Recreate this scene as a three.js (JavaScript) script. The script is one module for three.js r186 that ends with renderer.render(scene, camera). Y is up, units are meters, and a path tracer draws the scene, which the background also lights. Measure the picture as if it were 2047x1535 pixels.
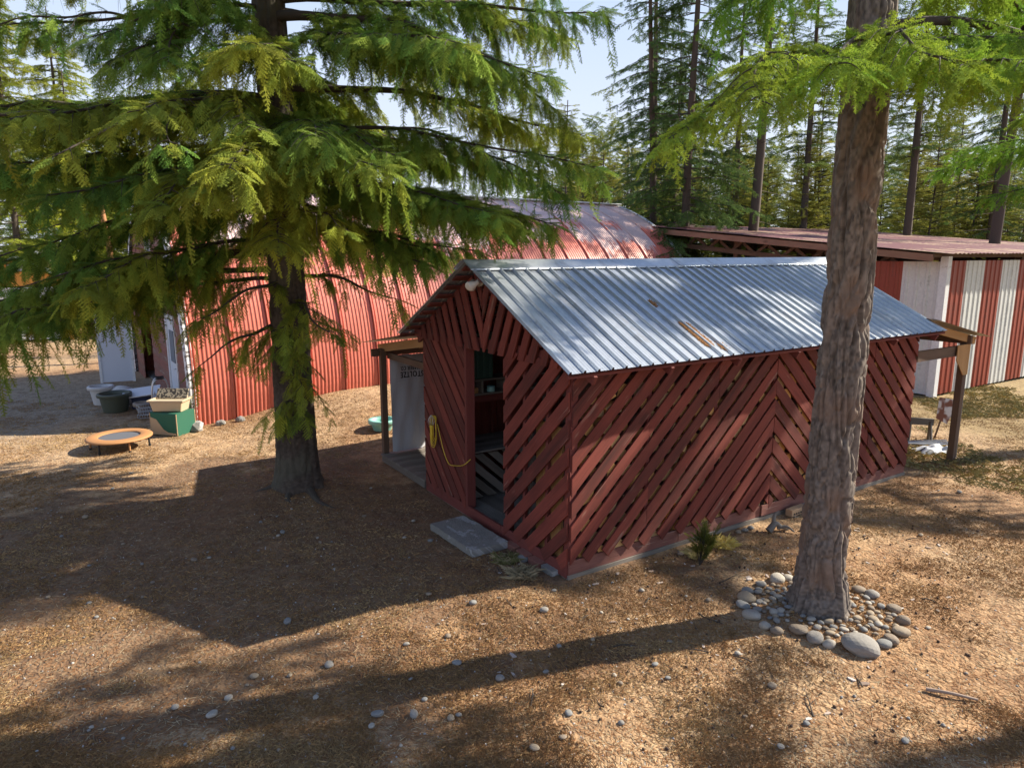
import * as THREE from 'three';
import { mergeGeometries } from 'three/addons/utils/BufferGeometryUtils.js';

// ------------------------------------------------------------------ camera, sky, sun, exposure
const scene = new THREE.Scene();
const camera = new THREE.PerspectiveCamera(57.66, 1024 / 767, 0.1, 1200);
camera.position.set(0, 3.4, 0);
camera.rotation.set(-0.18578, 0, 0);
scene.add(camera);
const SUN_AZ = THREE.MathUtils.degToRad(163), SUN_EL = THREE.MathUtils.degToRad(37);   // azimuth: the way shadows fall
const sunDir = new THREE.Vector3(-Math.cos(SUN_AZ) * Math.cos(SUN_EL), Math.sin(SUN_EL), -Math.sin(SUN_AZ) * Math.cos(SUN_EL));
{
  const W = 512, H = 256, d = new Float32Array(W * H * 4), v = new THREE.Vector3();
  const hor = [0.44, 0.465, 0.505], mid = [0.265, 0.335, 0.46], zen = [0.055, 0.105, 0.25], gnd = [0.16, 0.13, 0.09];
  for (let j = 0; j < H; j++) for (let i = 0; i < W; i++) {
    const el = ((j + 0.5) / H - 0.5) * Math.PI, az = ((i + 0.5) / W - 0.5) * 2 * Math.PI;
    v.set(Math.cos(az) * Math.cos(el), Math.sin(el), Math.sin(az) * Math.cos(el));
    const y = v.y, s = Math.max(0, v.dot(sunDir)), glow = 0.06 * Math.pow(s, 6) + 0.3 * Math.pow(s, 40);
    const k = (j * W + i) * 4;
    for (let c = 0; c < 3; c++) {
      let q;
      if (y < 0) q = THREE.MathUtils.lerp(hor[c], gnd[c], THREE.MathUtils.smoothstep(-y, 0, 0.06));
      else if (y < 0.36) q = THREE.MathUtils.lerp(hor[c], mid[c], y / 0.36);
      else q = THREE.MathUtils.lerp(mid[c], zen[c], Math.pow((y - 0.36) / 0.64, 0.6));
      d[k + c] = q + (y > 0 ? glow * [1, 0.95, 0.86][c] : 0);
    }
    d[k + 3] = 1;
  }
  const t = new THREE.DataTexture(d, W, H, THREE.RGBAFormat, THREE.FloatType);
  t.mapping = THREE.EquirectangularReflectionMapping; t.magFilter = THREE.LinearFilter; t.needsUpdate = true;
  scene.background = t; scene.environment = t;
}
const sun = new THREE.DirectionalLight(new THREE.Color().setRGB(1, 0.91, 0.76), 5);
sun.position.copy(sunDir).multiplyScalar(60).add(new THREE.Vector3(0, 0, -10));
sun.target.position.set(0, 0, -10);
sun.castShadow = true; sun.shadow.radius = 1.3; sun.shadow.mapSize.set(4096, 4096);
Object.assign(sun.shadow.camera, { left: -40, right: 40, top: 40, bottom: -40, near: 1, far: 160 });
scene.add(sun, sun.target);
const renderer = new THREE.WebGLRenderer({ antialias: true });
renderer.setSize(1024, 767);
renderer.toneMapping = THREE.LinearToneMapping;
renderer.toneMappingExposure = 2.25;
renderer.shadowMap.enabled = true;

// ------------------------------------------------------------------ small tools
const { lerp, clamp, smoothstep, degToRad: R } = THREE.MathUtils;
const V = (x, y, z) => new THREE.Vector3(x, y, z);
function rng(a) { return () => { a |= 0; a = (a + 0x6d2b79f5) | 0; let t = Math.imul(a ^ (a >>> 15), 1 | a); t = (t + Math.imul(t ^ (t >>> 7), 61 | t)) ^ t; return ((t ^ (t >>> 14)) >>> 0) / 4294967296; }; }
function hash(x, y, z) { let h = Math.imul(x, 374761393) ^ Math.imul(y, 668265263) ^ Math.imul(z, 2147483647 - 1640531535); h = Math.imul(h ^ (h >>> 13), 1274126177); return ((h ^ (h >>> 16)) >>> 0) / 4294967296; }
const sm = (t) => t * t * (3 - 2 * t);
function noise2(x, y, s = 0, px = 0, py = 0) {          // value noise 0..1, periodic when px, py are set
  let ix = Math.floor(x), iy = Math.floor(y); const fx = sm(x - ix), fy = sm(y - iy);
  let jx = ix + 1, jy = iy + 1;
  if (px) { ix = ((ix % px) + px) % px; jx = ((jx % px) + px) % px; iy = ((iy % py) + py) % py; jy = ((jy % py) + py) % py; }
  return lerp(lerp(hash(ix, iy, s), hash(jx, iy, s), fx), lerp(hash(ix, jy, s), hash(jx, jy, s), fx), fy);
}
function noise3(x, y, z, s = 0) {
  const ix = Math.floor(x), iy = Math.floor(y), iz = Math.floor(z), fx = sm(x - ix), fy = sm(y - iy), fz = sm(z - iz);
  const h = (a, b, c) => hash(a + s * 131, b, c);
  return lerp(lerp(lerp(h(ix, iy, iz), h(ix + 1, iy, iz), fx), lerp(h(ix, iy + 1, iz), h(ix + 1, iy + 1, iz), fx), fy),
    lerp(lerp(h(ix, iy, iz + 1), h(ix + 1, iy, iz + 1), fx), lerp(h(ix, iy + 1, iz + 1), h(ix + 1, iy + 1, iz + 1), fx), fy), fz);
}
const fbm2 = (x, y, s, o = 4) => { let a = 0.5, t = 0, n = 0; for (let i = 0; i < o; i++) { t += a * noise2(x, y, s + i); n += a; a *= 0.5; x *= 2.03; y *= 2.03; } return t / n; };
function tex(w, h, fn, srgb = true) {
  const d = new Uint8Array(w * h * 4), o = [0, 0, 0];
  for (let j = 0; j < h; j++) for (let i = 0; i < w; i++) {
    fn(i / w, j / h, o, i, j); const k = (j * w + i) * 4;
    for (let c = 0; c < 3; c++) { const q = clamp(o[c], 0, 1); d[k + c] = 255 * (srgb ? (q <= 0.0031308 ? 12.92 * q : 1.055 * Math.pow(q, 1 / 2.4) - 0.055) : q); }
    d[k + 3] = 255;
  }
  const t = new THREE.DataTexture(d, w, h, THREE.RGBAFormat); t.wrapS = t.wrapT = THREE.RepeatWrapping; t.magFilter = THREE.LinearFilter; t.minFilter = THREE.LinearMipmapLinearFilter;
  t.generateMipmaps = true; if (srgb) t.colorSpace = THREE.SRGBColorSpace; t.needsUpdate = true; return t;
}
const lin = (r, g, b) => new THREE.Color().setRGB(r, g, b);
const std = (c, rough = 0.85, o = {}) => new THREE.MeshStandardMaterial({ color: Array.isArray(c) ? lin(...c) : c, roughness: rough, ...o });

// names and userData
const used = {};
function numbered(n) { const k = used[n] = (used[n] ?? -1) + 1; return k ? `${n}_${String(k).padStart(3, '0')}` : n; }
function tag(o, label, category, group, kind) { if (label) o.userData.label = label; if (category) o.userData.category = category; if (group) o.userData.group = group; if (kind) o.userData.kind = kind; return o; }
const shade = (o) => { o.castShadow = o.receiveShadow = true; return o; };
function thing(name, label, category, pos = [0, 0, 0], turn = 0, group) { const g = new THREE.Group(); g.name = numbered(name); g.position.set(...pos); g.rotation.y = turn; tag(g, label, category, group); scene.add(g); return g; }
function solo(name, geo, mat, label, category, pos = [0, 0, 0], turn = 0, group) { const m = shade(new THREE.Mesh(geo, mat)); m.name = numbered(name); m.position.set(...pos); m.rotation.y = turn; tag(m, label, category, group); scene.add(m); return m; }
function part(parent, name, geo, mat, label) { const m = shade(new THREE.Mesh(geo, mat)); m.name = name; if (label) m.userData.label = label; parent.add(m); return m; }
function struct(name, geo, mat) { const m = shade(new THREE.Mesh(geo, mat)); m.name = name; m.userData.kind = 'structure'; scene.add(m); return m; }

// geometry builders: all non-indexed with position, normal, uv (metres)
function finish(pos, uv, smooth) {
  const g = new THREE.BufferGeometry(); g.setAttribute('position', new THREE.Float32BufferAttribute(pos, 3)); g.setAttribute('uv', new THREE.Float32BufferAttribute(uv, 2));
  g.computeVertexNormals(); return g;
}
function grid(nu, nv, fn, uvfn) {                       // indexed smooth sheet
  const pos = [], uv = [], idx = [];
  for (let j = 0; j <= nv; j++) for (let i = 0; i <= nu; i++) { const p = fn(i / nu, j / nv, i, j); pos.push(p[0], p[1], p[2]); const q = uvfn ? uvfn(i / nu, j / nv, p) : [i / nu, j / nv]; uv.push(q[0], q[1]); }
  for (let j = 0; j < nv; j++) for (let i = 0; i < nu; i++) { const a = j * (nu + 1) + i, b = a + 1, c = a + nu + 1, d = c + 1; idx.push(a, b, d, a, d, c); }
  const g = new THREE.BufferGeometry(); g.setAttribute('position', new THREE.Float32BufferAttribute(pos, 3)); g.setAttribute('uv', new THREE.Float32BufferAttribute(uv, 2)); g.setIndex(idx); g.computeVertexNormals(); return g;
}
const flat = (g) => { const f = g.index ? g.toNonIndexed() : g; for (const k of Object.keys(f.attributes)) if (!['position', 'normal', 'uv'].includes(k)) f.deleteAttribute(k); return f; };
const merge = (a) => mergeGeometries(a.map(flat));
function box(w, h, d, x = 0, y = 0, z = 0, o = [0, 0]) { // centre at x, y, z; grain runs along the longest side
  const g = new THREE.BoxGeometry(w, h, d).toNonIndexed(), p = g.attributes.position, n = g.attributes.normal, uv = g.attributes.uv, size = [w, h, d];
  const order = [0, 1, 2].sort((a, b) => size[b] - size[a]);
  for (let i = 0; i < p.count; i++) {
    const na = [Math.abs(n.getX(i)), Math.abs(n.getY(i)), Math.abs(n.getZ(i))], ax = na.indexOf(Math.max(...na)), q = [p.getX(i), p.getY(i), p.getZ(i)], rest = order.filter((k) => k !== ax);
    uv.setXY(i, q[rest[0]] + o[0], q[rest[1]] + o[1]);
  }
  return g.translate(x, y, z);
}
function bevelBox(w, h, d, b, x = 0, y = 0, z = 0) {
  const s = new THREE.Shape([new THREE.Vector2(-w / 2 + b, -h / 2 + b), new THREE.Vector2(w / 2 - b, -h / 2 + b), new THREE.Vector2(w / 2 - b, h / 2 - b), new THREE.Vector2(-w / 2 + b, h / 2 - b)]);
  return flat(new THREE.ExtrudeGeometry(s, { depth: d - 2 * b, bevelEnabled: true, bevelThickness: b, bevelSize: b, bevelSegments: 2 })).translate(0, 0, -d / 2 + b).translate(x, y, z);
}
function tube(pts, r0, r1, rad = 6, seg = 0) {
  const c = pts.length > 2 ? new THREE.CatmullRomCurve3(pts) : new THREE.LineCurve3(pts[0], pts[1]); const n = seg || Math.max(1, (pts.length - 1) * 3);
  const P = c.getPoints(n), pos = [], nor = [], uv = [], idx = []; let up = V(0, 1, 0), L = 0;
  for (let i = 0; i <= n; i++) {
    const t = P[Math.min(n, i + 1)].clone().sub(P[Math.max(0, i - 1)]).normalize(); if (Math.abs(up.dot(t)) > 0.95) up = Math.abs(t.x) < 0.8 ? V(1, 0, 0) : V(0, 0, 1);
    const a = up.clone().cross(t).normalize(), b = t.clone().cross(a); up = b; const r = lerp(r0, r1, i / n); if (i) L += P[i].distanceTo(P[i - 1]);
    for (let k = 0; k <= rad; k++) { const th = (k / rad) * Math.PI * 2, x = Math.cos(th), y = Math.sin(th), nn = a.clone().multiplyScalar(x).addScaledVector(b, y); pos.push(P[i].x + nn.x * r, P[i].y + nn.y * r, P[i].z + nn.z * r); nor.push(nn.x, nn.y, nn.z); uv.push(L, (k / rad) * 6.28 * r0); }
  }
  for (let i = 0; i < n; i++) for (let k = 0; k < rad; k++) { const q = i * (rad + 1) + k; idx.push(q, q + 1, q + rad + 1, q + 1, q + rad + 2, q + rad + 1); }
  const g = new THREE.BufferGeometry(); g.setAttribute('position', new THREE.Float32BufferAttribute(pos, 3)); g.setAttribute('normal', new THREE.Float32BufferAttribute(nor, 3)); g.setAttribute('uv', new THREE.Float32BufferAttribute(uv, 2)); g.setIndex(idx); return g;
}
const lathe = (pts, seg = 28) => new THREE.LatheGeometry(pts.map((p) => new THREE.Vector2(p[0], p[1])), seg);
// a flat polygon in the frame { o, u, v, n } given thickness t along n
function prism(poly, t, f, dir = [1, 0], off = [0, 0], n0 = 0) {
  const pos = [], uv = [], P = (q, k) => f.o.clone().addScaledVector(f.u, q[0]).addScaledVector(f.v, q[1]).addScaledVector(f.n, n0 + k);
  const put = (a, ua) => { pos.push(a.x, a.y, a.z); uv.push(ua[0], ua[1]); }, U = (q, k = 0) => [q[0] * dir[0] + q[1] * dir[1] + off[0], -q[0] * dir[1] + q[1] * dir[0] + off[1] + k];
  for (let i = 1; i < poly.length - 1; i++) { for (const k of [0, i, i + 1]) put(P(poly[k], t), U(poly[k])); for (const k of [0, i + 1, i]) put(P(poly[k], 0), U(poly[k])); }
  for (let i = 0; i < poly.length; i++) { const a = poly[i], b = poly[(i + 1) % poly.length]; const q = [[a, 0], [b, 0], [b, t], [a, 0], [b, t], [a, t]]; for (const [p, k] of q) put(P(p, k), U(p, k + 0.02)); }
  return finish(pos, uv);
}
function clip(poly, a, b, c) {                           // keep a*u + b*v <= c
  const out = [];
  for (let i = 0; i < poly.length; i++) { const p = poly[i], q = poly[(i + 1) % poly.length], dp = a * p[0] + b * p[1] - c, dq = a * q[0] + b * q[1] - c; if (dp <= 0) out.push(p); if ((dp < 0 && dq > 0) || (dp > 0 && dq < 0)) { const t = dp / (dp - dq); out.push([lerp(p[0], q[0], t), lerp(p[1], q[1], t)]); } }
  return out;
}
const area = (p) => { let s = 0; for (let i = 0; i < p.length; i++) { const a = p[i], b = p[(i + 1) % p.length]; s += a[0] * b[1] - b[0] * a[1]; } return s / 2; };

// ------------------------------------------------------------------ materials
function grainTex(seed, c1, c2, worn, wornAmt) {
  return tex(512, 256, (u, v, o) => {
    const g = noise2(u * 6, v * 64, seed, 6, 64) * 0.5 + noise2(u * 14, v * 128, seed + 1, 14, 128) * 0.5, m = noise2(u * 5, v * 6, seed + 2, 5, 6), k = noise2(u * 9, v * 12, seed + 3, 9, 12);
    const f = clamp(g * 0.75 + m * 0.5 - 0.12, 0, 1), w = smoothstep(k * 0.55 + g * 0.45, 1 - wornAmt, 1.04 - wornAmt + 0.05);
    const knot = Math.pow(Math.max(0, 1 - Math.hypot((u - 0.31) * 16, (v - 0.42) * 9)), 0.6);
    for (let c = 0; c < 3; c++) o[c] = lerp(lerp(c1[c], c2[c], f), worn[c], w) * (1 - 0.45 * knot);
  });
}
const wood = (seed, c1, c2, worn, amt, rough = 0.82, bump = 0.0015) => { const m = grainTex(seed, c1, c2, worn, amt); m.repeat.set(1 / 1.6, 1 / 0.5); const b = tex(256, 256, (u, v, o) => { o[0] = o[1] = o[2] = noise2(u * 5, v * 90, seed + 7, 5, 90) * 0.6 + noise2(u * 12, v * 40, seed + 8, 12, 40) * 0.4; }, false); b.repeat.set(1 / 1.6, 1 / 0.5); return new THREE.MeshStandardMaterial({ map: m, bumpMap: b, bumpScale: bump, roughness: rough }); };
const redWood = [wood(11, [0.085, 0.015, 0.010], [0.225, 0.042, 0.027], [0.25, 0.115, 0.085], 0.2), wood(21, [0.048, 0.011, 0.008], [0.17, 0.033, 0.022], [0.22, 0.105, 0.08], 0.24), wood(31, [0.10, 0.018, 0.012], [0.255, 0.053, 0.035], [0.30, 0.16, 0.12], 0.24)];
const redTrim = wood(41, [0.12, 0.026, 0.02], [0.19, 0.045, 0.036], [0.22, 0.15, 0.13], 0.22);
const greyWood = [wood(51, [0.13, 0.115, 0.10], [0.24, 0.215, 0.185], [0.30, 0.28, 0.25], 0.2), wood(61, [0.10, 0.085, 0.07], [0.19, 0.165, 0.14], [0.26, 0.24, 0.21], 0.2)];
const brownWood = wood(71, [0.075, 0.045, 0.028], [0.16, 0.10, 0.065], [0.22, 0.17, 0.13], 0.15);
const newWood = wood(81, [0.36, 0.19, 0.07], [0.50, 0.29, 0.12], [0.42, 0.30, 0.18], 0.1);
const rakeWood = wood(91, [0.20, 0.10, 0.06], [0.30, 0.17, 0.11], [0.24, 0.18, 0.15], 0.2);
const stain = (seed, c, d, amt) => { const t = tex(512, 512, (u, v, o) => { const n = noise2(u * 8, v * 3, seed, 8, 3) * 0.5 + noise2(u * 30, v * 9, seed + 1, 30, 9) * 0.3 + noise2(u * 90, v * 60, seed + 2, 90, 60) * 0.2, w = smoothstep(n, 1 - amt, 1.12 - amt), q = 0.93 + 0.14 * noise2(u * 60, v * 60, seed + 5, 60, 60); for (let k = 0; k < 3; k++) o[k] = lerp(c[k], d[k], w) * q; }); t.repeat.set(0.5, 0.5); return t; };
const galv = new THREE.MeshStandardMaterial({ map: stain(101, [0.50, 0.54, 0.59], [0.43, 0.45, 0.48], 0.36), metalness: 0.7, roughness: 0.36, side: THREE.DoubleSide });
const galvDull = new THREE.MeshStandardMaterial({ map: stain(105, [0.46, 0.45, 0.43], [0.30, 0.27, 0.24], 0.5), metalness: 0.3, roughness: 0.6, side: THREE.DoubleSide });
const stripeRed = new THREE.MeshStandardMaterial({ map: stain(111, [0.27, 0.045, 0.022], [0.21, 0.045, 0.028], 0.4), roughness: 0.5, side: THREE.DoubleSide });
const stripeWhite = new THREE.MeshStandardMaterial({ map: stain(115, [0.62, 0.63, 0.61], [0.50, 0.51, 0.50], 0.4), roughness: 0.5, side: THREE.DoubleSide });
const poleRoofMat = new THREE.MeshStandardMaterial({ map: stain(121, [0.12, 0.036, 0.042], [0.30, 0.20, 0.13], 0.46), roughness: 0.6, side: THREE.DoubleSide });
const whitePaint = new THREE.MeshStandardMaterial({ map: stain(131, [0.72, 0.73, 0.74], [0.5, 0.49, 0.47], 0.35), roughness: 0.55 });
const peeling = new THREE.MeshStandardMaterial({ map: (() => { const t = tex(256, 256, (u, v, o) => { const n = noise2(u * 10, v * 40, 3, 10, 40) * 0.6 + noise2(u * 40, v * 90, 4, 40, 90) * 0.4, w = smoothstep(n, 0.56, 0.62); o[0] = lerp(0.72, 0.16, w); o[1] = lerp(0.73, 0.14, w); o[2] = lerp(0.76, 0.13, w); }); t.repeat.set(1.2, 0.6); return t; })(), roughness: 0.6 });
const concrete = new THREE.MeshStandardMaterial({ map: stain(141, [0.36, 0.36, 0.35], [0.22, 0.21, 0.19], 0.5), bumpMap: (() => { const t = tex(256, 256, (u, v, o) => { o[0] = o[1] = o[2] = noise2(u * 50, v * 50, 8, 50, 50) * 0.6 + noise2(u * 120, v * 120, 9, 120, 120) * 0.4; }, false); t.repeat.set(1.6, 1.6); return t; })(), bumpScale: 0.008, roughness: 0.95 });
const black = std([0.012, 0.012, 0.013], 0.7), steel = std([0.55, 0.56, 0.58], 0.35, { metalness: 0.8 }), rust = std([0.22, 0.10, 0.05], 0.85);

// ------------------------------------------------------------------ terrain
const BARN = { o: V(-6.35, 0, -13.6), a: R(35) };        // near corner of the round-roofed barn
const bx = V(Math.cos(BARN.a), 0, -Math.sin(BARN.a)), bz = V(Math.sin(BARN.a), 0, Math.cos(BARN.a));
function ground(x, z) {
  const dx = x - BARN.o.x, dz = z - BARN.o.z, p = dx * bx.x + dz * bx.z, q = dx * bz.x + dz * bz.z;
  let h = 0.40 * smoothstep(p, -0.1, 3.4) * (q > 0 ? Math.exp(-q * q / 6) : 1) * (1 - smoothstep(p, 9, 13));
  h += 0.13 * Math.exp(-((x + 3.07) ** 2 + (z + 9.6) ** 2) / 0.9) + 0.05 * Math.exp(-((x - 2.96) ** 2 + (z + 6.18) ** 2) / 0.5);
  const far = Math.hypot(x, z + 9);
  h += (fbm2(x * 0.8 + 40, z * 0.8 + 40, 5, 3) - 0.5) * 0.05 + (noise2(x * 4, z * 4, 9) - 0.5) * 0.014;
  return h + smoothstep(far, 30, 120) * (fbm2(x * 0.02, z * 0.02, 77, 3) - 0.5) * 6;
}
{
  const N = 340, map = (t) => 11 * t + 9 * t ** 3 + 380 * t ** 7;
  const g = grid(N, N, (u, v) => { const x = map(u * 2 - 1), z = -9 + map(1 - v * 2); return [x, ground(x, z), z]; }, (u, v, p) => [p[0] / 5, p[2] / 5]);
  const p = g.attributes.position, col = new Float32Array(p.count * 3);
  for (let i = 0; i < p.count; i++) {
    const x = p.getX(i), z = p.getZ(i), n = fbm2(x * 0.55 + 9, z * 0.55 + 3, 31, 4), m = fbm2(x * 1.7 + 9, z * 1.7, 37, 4);
    let c = [1, 1, 1];
    const mix = (t, b) => { c = c.map((q, k) => lerp(q, b[k], clamp(t, 0, 1))); };
    mix(smoothstep(n, 0.42, 0.62) * 0.75, [0.74, 0.60, 0.50]);             // brown needle litter
    mix(smoothstep(m, 0.55, 0.72) * 0.5, [1.14, 1.12, 1.05]);               // pale straw
    const L = Math.hypot((x + 2.2) * 0.85, z + 8.0); mix((1 - smoothstep(L + (n - 0.5) * 4 + (m - 0.5) * 4, 3.1, 3.6)) * 0.8, [0.40, 0.34, 0.32]);   // ragged darker patch of ground colour under the fir
    const drive = smoothstep(-x * 0.55 - z * 0.35 + (m - 0.5) * 2.2, 9.3, 10.1) * (1 - smoothstep(-z, 17, 20)); mix(drive * 0.85, [0.78, 0.90, 1.08]);  // grey gravel of the yard
    mix((1 - smoothstep(Math.hypot(x + 4.6, z + 3.9) + (m - 0.5) * 0.9, 0.5, 1.1)) * 0.8, [1.25, 1.4, 1.6]);
    mix(smoothstep(x * 0.8 - z * 0.45 + (n - 0.5) * 5, 11.5, 14) * 0.6, [0.62, 0.74, 0.55]);   // greener grass by the striped wall
    mix(smoothstep(-z + (m - 0.5) * 8, 25, 27) * 0.5, [0.7, 0.85, 0.55]);   // forest floor
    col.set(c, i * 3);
  }
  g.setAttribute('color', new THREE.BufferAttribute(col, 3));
  const S = 1536, base = tex(S, S, (u, v, o) => {
    const a = noise2(u * 34, v * 34, 1, 34, 34), b = noise2(u * 110, v * 110, 2, 110, 110), c = noise2(u * 380, v * 380, 3, 380, 380), d = noise2(u * 700, v * 160, 4, 700, 160), e = noise2(u * 150, v * 640, 5, 150, 640);
    const f = clamp(a * 0.28 + b * 0.34 + c * 0.3 + Math.max(d, e) * 0.42 - 0.22, 0, 1.2);
    const needle = smoothstep(noise2(u * 60, v * 60, 6, 60, 60) * 0.5 + c * 0.5, 0.6, 0.74);
    const chip = smoothstep(noise2(u * 260, v * 260, 7, 260, 260), 0.90, 0.93);
    o[0] = lerp(lerp(0.17, 0.54, f), 0.20, needle * 0.7); o[1] = lerp(lerp(0.105, 0.365, f), 0.108, needle * 0.7); o[2] = lerp(lerp(0.056, 0.205, f), 0.052, needle * 0.7);
    if (chip) { o[0] = lerp(o[0], 0.42, chip * 0.7); o[1] = lerp(o[1], 0.38, chip * 0.7); o[2] = lerp(o[2], 0.32, chip * 0.7); }
  });
  const bump = tex(1024, 1024, (u, v, o) => { o[0] = o[1] = o[2] = noise2(u * 60, v * 60, 12, 60, 60) * 0.35 + noise2(u * 200, v * 200, 13, 200, 200) * 0.35 + noise2(u * 420, v * 420, 14, 420, 420) * 0.3; }, false);
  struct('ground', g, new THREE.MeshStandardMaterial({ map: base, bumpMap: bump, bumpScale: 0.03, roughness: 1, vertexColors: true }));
}

// ------------------------------------------------------------------ the red slatted woodshed
const SHED = { o: [0.595, 0, -6.858], turn: 0.5725, L: 6.54, W: 3.37, eave: 2.27, ridge: 3.29, over: 0.31, f: 0.275, b: 0.2 };
const shedPoint = (a, b, h = 0) => V(a, h, -b).applyAxisAngle(V(0, 1, 0), SHED.turn).add(V(...SHED.o));
const slope = (SHED.ridge - SHED.eave) / (SHED.W / 2 + SHED.over);
const roofAt = (b) => SHED.eave + slope * (b < SHED.W / 2 ? b + SHED.over : SHED.W + SHED.over - b);
const shed = thing('woodshed', 'red woodshed of diagonal slats under a galvanised ribbed metal roof', 'shed', SHED.o, SHED.turn);
{
  const rd = rng(7), { L, W } = SHED;
  const longF = { o: V(0, 0, 0), u: V(1, 0, 0), v: V(0, 1, 0), n: V(0, 0, 1) };            // u = length
  const gableF = { o: V(0, 0, 0), u: V(0, 0, 1), v: V(0, 1, 0), n: V(-1, 0, 0) };           // u = -b
  const pick = () => redWood[Math.floor(rd() * 3)];
  function slats(frame, name, ang, region, { w = 0.135, gap = 0.034, t = 0.02, foot = null, seams = [], lift = 0, span = 9 }) {
    const d = [Math.cos(ang), Math.sin(ang)], p = [-d[1], d[0]], pitch = w + gap;
    for (let k = -60; k < 60; k++) {
      const c = k * pitch + (rd() - 0.5) * 0.012, ww = w * (0.93 + rd() * 0.13), tilt = (rd() - 0.5) * 0.012;
      const at = (s, q) => [d[0] * s + p[0] * (c + q + tilt * s), d[1] * s + p[1] * (c + q + tilt * s)];
      let poly = [at(-span, -ww / 2), at(span, -ww / 2), at(span, ww / 2), at(-span, ww / 2)];
      for (const h of region) poly = poly.length ? clip(poly, ...h) : poly;
      if (foot !== null && poly.length) { const s = (foot + (rd() - 0.5) * 0.03 - p[1] * c) / d[1]; poly = clip(poly, -d[0] * Math.sign(d[1]), -d[1] * Math.sign(d[1]), -s * Math.sign(d[1])); }
      if (poly.length < 3 || area(poly) < 0.004) continue;
      const us = poly.map((q) => q[0]), lo = Math.min(...us), hi = Math.max(...us), cut = seams.filter((s) => s > lo + 0.12 && s < hi - 0.12).filter(() => rd() < 0.62);
      const ends = [lo - 1, ...cut.map((s) => s + (rd() - 0.5) * 0.05), hi + 1];
      for (let i = 0; i < ends.length - 1; i++) {
        let q = clip(clip(poly, 1, 0, ends[i + 1] - 0.002), -1, 0, -ends[i] - 0.002); if (q.length < 3 || area(q) < 0.003) continue;
        part(shed, name, prism(q, t * (0.9 + rd() * 0.25), frame, d, [rd() * 9, rd() * 9], lift + rd() * 0.006), pick());
      }
    }
  }
  const wornRed = wood(45, [0.15, 0.055, 0.042], [0.27, 0.115, 0.09], [0.34, 0.23, 0.19], 0.3);
  // long wall: two halves meeting in a chevron
  const top = SHED.eave + slope * SHED.over - 0.02, mid = L / 2 - 0.04;
  slats(longF, 'side_slat', R(43), [[-1, 0, -0.012], [1, 0, mid - 0.004], [0, 1, top]], { foot: 0.205, seams: [1.09, 2.16], w: 0.138, gap: 0.046 });
  slats(longF, 'side_slat', R(137), [[-1, 0, -mid - 0.004], [1, 0, L - 0.0], [0, 1, top]], { foot: 0.205, seams: [4.35, 5.4], w: 0.138, gap: 0.046 });
  // gable beside and above the door; u = -b
  const dl = 2.12, dr = 1.25;
  slats(gableF, 'front_slat', R(-47), [[-1, 0, W - 0.005], [1, 0, -dl - 0.06], [0, 1, 2.31]], { foot: 0.13, w: 0.135, gap: 0.03 });
  slats(gableF, 'front_slat', R(44), [[-1, 0, dr], [1, 0, -0.012], [0, 1, 2.31]], { foot: 0.13, seams: [], w: 0.138, gap: 0.06 });
  const under = [[-slope, 1, SHED.eave + slope * (W + SHED.over) - 0.03 ], [slope, 1, SHED.eave + slope * SHED.over - 0.03]];
  under[0] = [-slope, 1, SHED.eave + slope * (W + SHED.over) - 0.03];
  slats(gableF, 'front_slat', R(-66), [[-1, 0, W], [1, 0, -W / 2 - 0.003], [0, -1, -2.24], [-slope, 1, roofAt(W) + slope * W - 0.03]], { w: 0.115, gap: 0.075, lift: 0.022 });
  slats(gableF, 'front_slat', R(66), [[-1, 0, W / 2 - 0.003], [1, 0, 0], [0, -1, -2.24], [slope, 1, roofAt(0) - 0.03]], { w: 0.115, gap: 0.075, lift: 0.022 });
  // frame
  for (const [x, z] of [[0.05, -0.05], [0.05, -W + 0.05], [L - 0.05, -0.05], [L - 0.05, -W + 0.05]]) part(shed, 'corner_post', box(0.09, 2.1, 0.09, x, 1.17, z), redTrim);
  for (const x of [1.09, 2.16, 3.23, 4.35, 5.4]) for (const z of [-0.025, -W + 0.025]) part(shed, 'stud', box(0.045, 2.08, 0.04, x, 1.16, z), redTrim);
  for (const b of [0.42, 0.86, 2.72]) part(shed, 'stud', box(0.04, 2.05, 0.045, 0.025, 1.16, -b), redTrim);
  part(shed, 'door_jamb', box(0.12, 2.15, 0.05, 0.035, 1.2, -dl - 0.03), redTrim);
  part(shed, 'door_jamb', box(0.10, 2.15, 0.045, 0.052, 1.2, -dr + 0.02), redTrim);
  part(shed, 'door_header', box(0.03, 0.12, W - 0.02, 0.018, 2.33, -W / 2), redTrim);
  part(shed, 'top_plate', box(L - 0.1, 0.09, 0.06, L / 2, 2.33, -0.05), redTrim);
  part(shed, 'top_plate', box(L - 0.1, 0.09, 0.06, L / 2, 2.33, -W + 0.05), redTrim);
  // base boards stand a little proud of the slats
  for (const [x0, x1] of [[0.0, 1.62], [1.63, 3.1], [3.68, 5.2], [5.21, L]]) part(shed, 'base_board', box(x1 - x0, 0.15, 0.026, (x0 + x1) / 2, 0.125 + rd() * 0.004, -0.0145, [rd() * 5, 0]), wornRed);
  part(shed, 'base_board', box(0.57, 0.14, 0.024, 3.39, 0.135, 0.0125), wornRed);
  part(shed, 'base_board', box(0.03, 0.15, 1.3, -0.006, 0.095, -0.66), redTrim);
  part(shed, 'base_board', box(0.03, 0.14, W - 1.33, -0.006, 0.09, -1.32 - (W - 1.33) / 2), redTrim);
  part(shed, 'skid_timber', box(L + 0.02, 0.1, 0.12, L / 2, 0.0, -0.045), greyWood[0], 'grey weathered timber the wall stands on');
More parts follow.
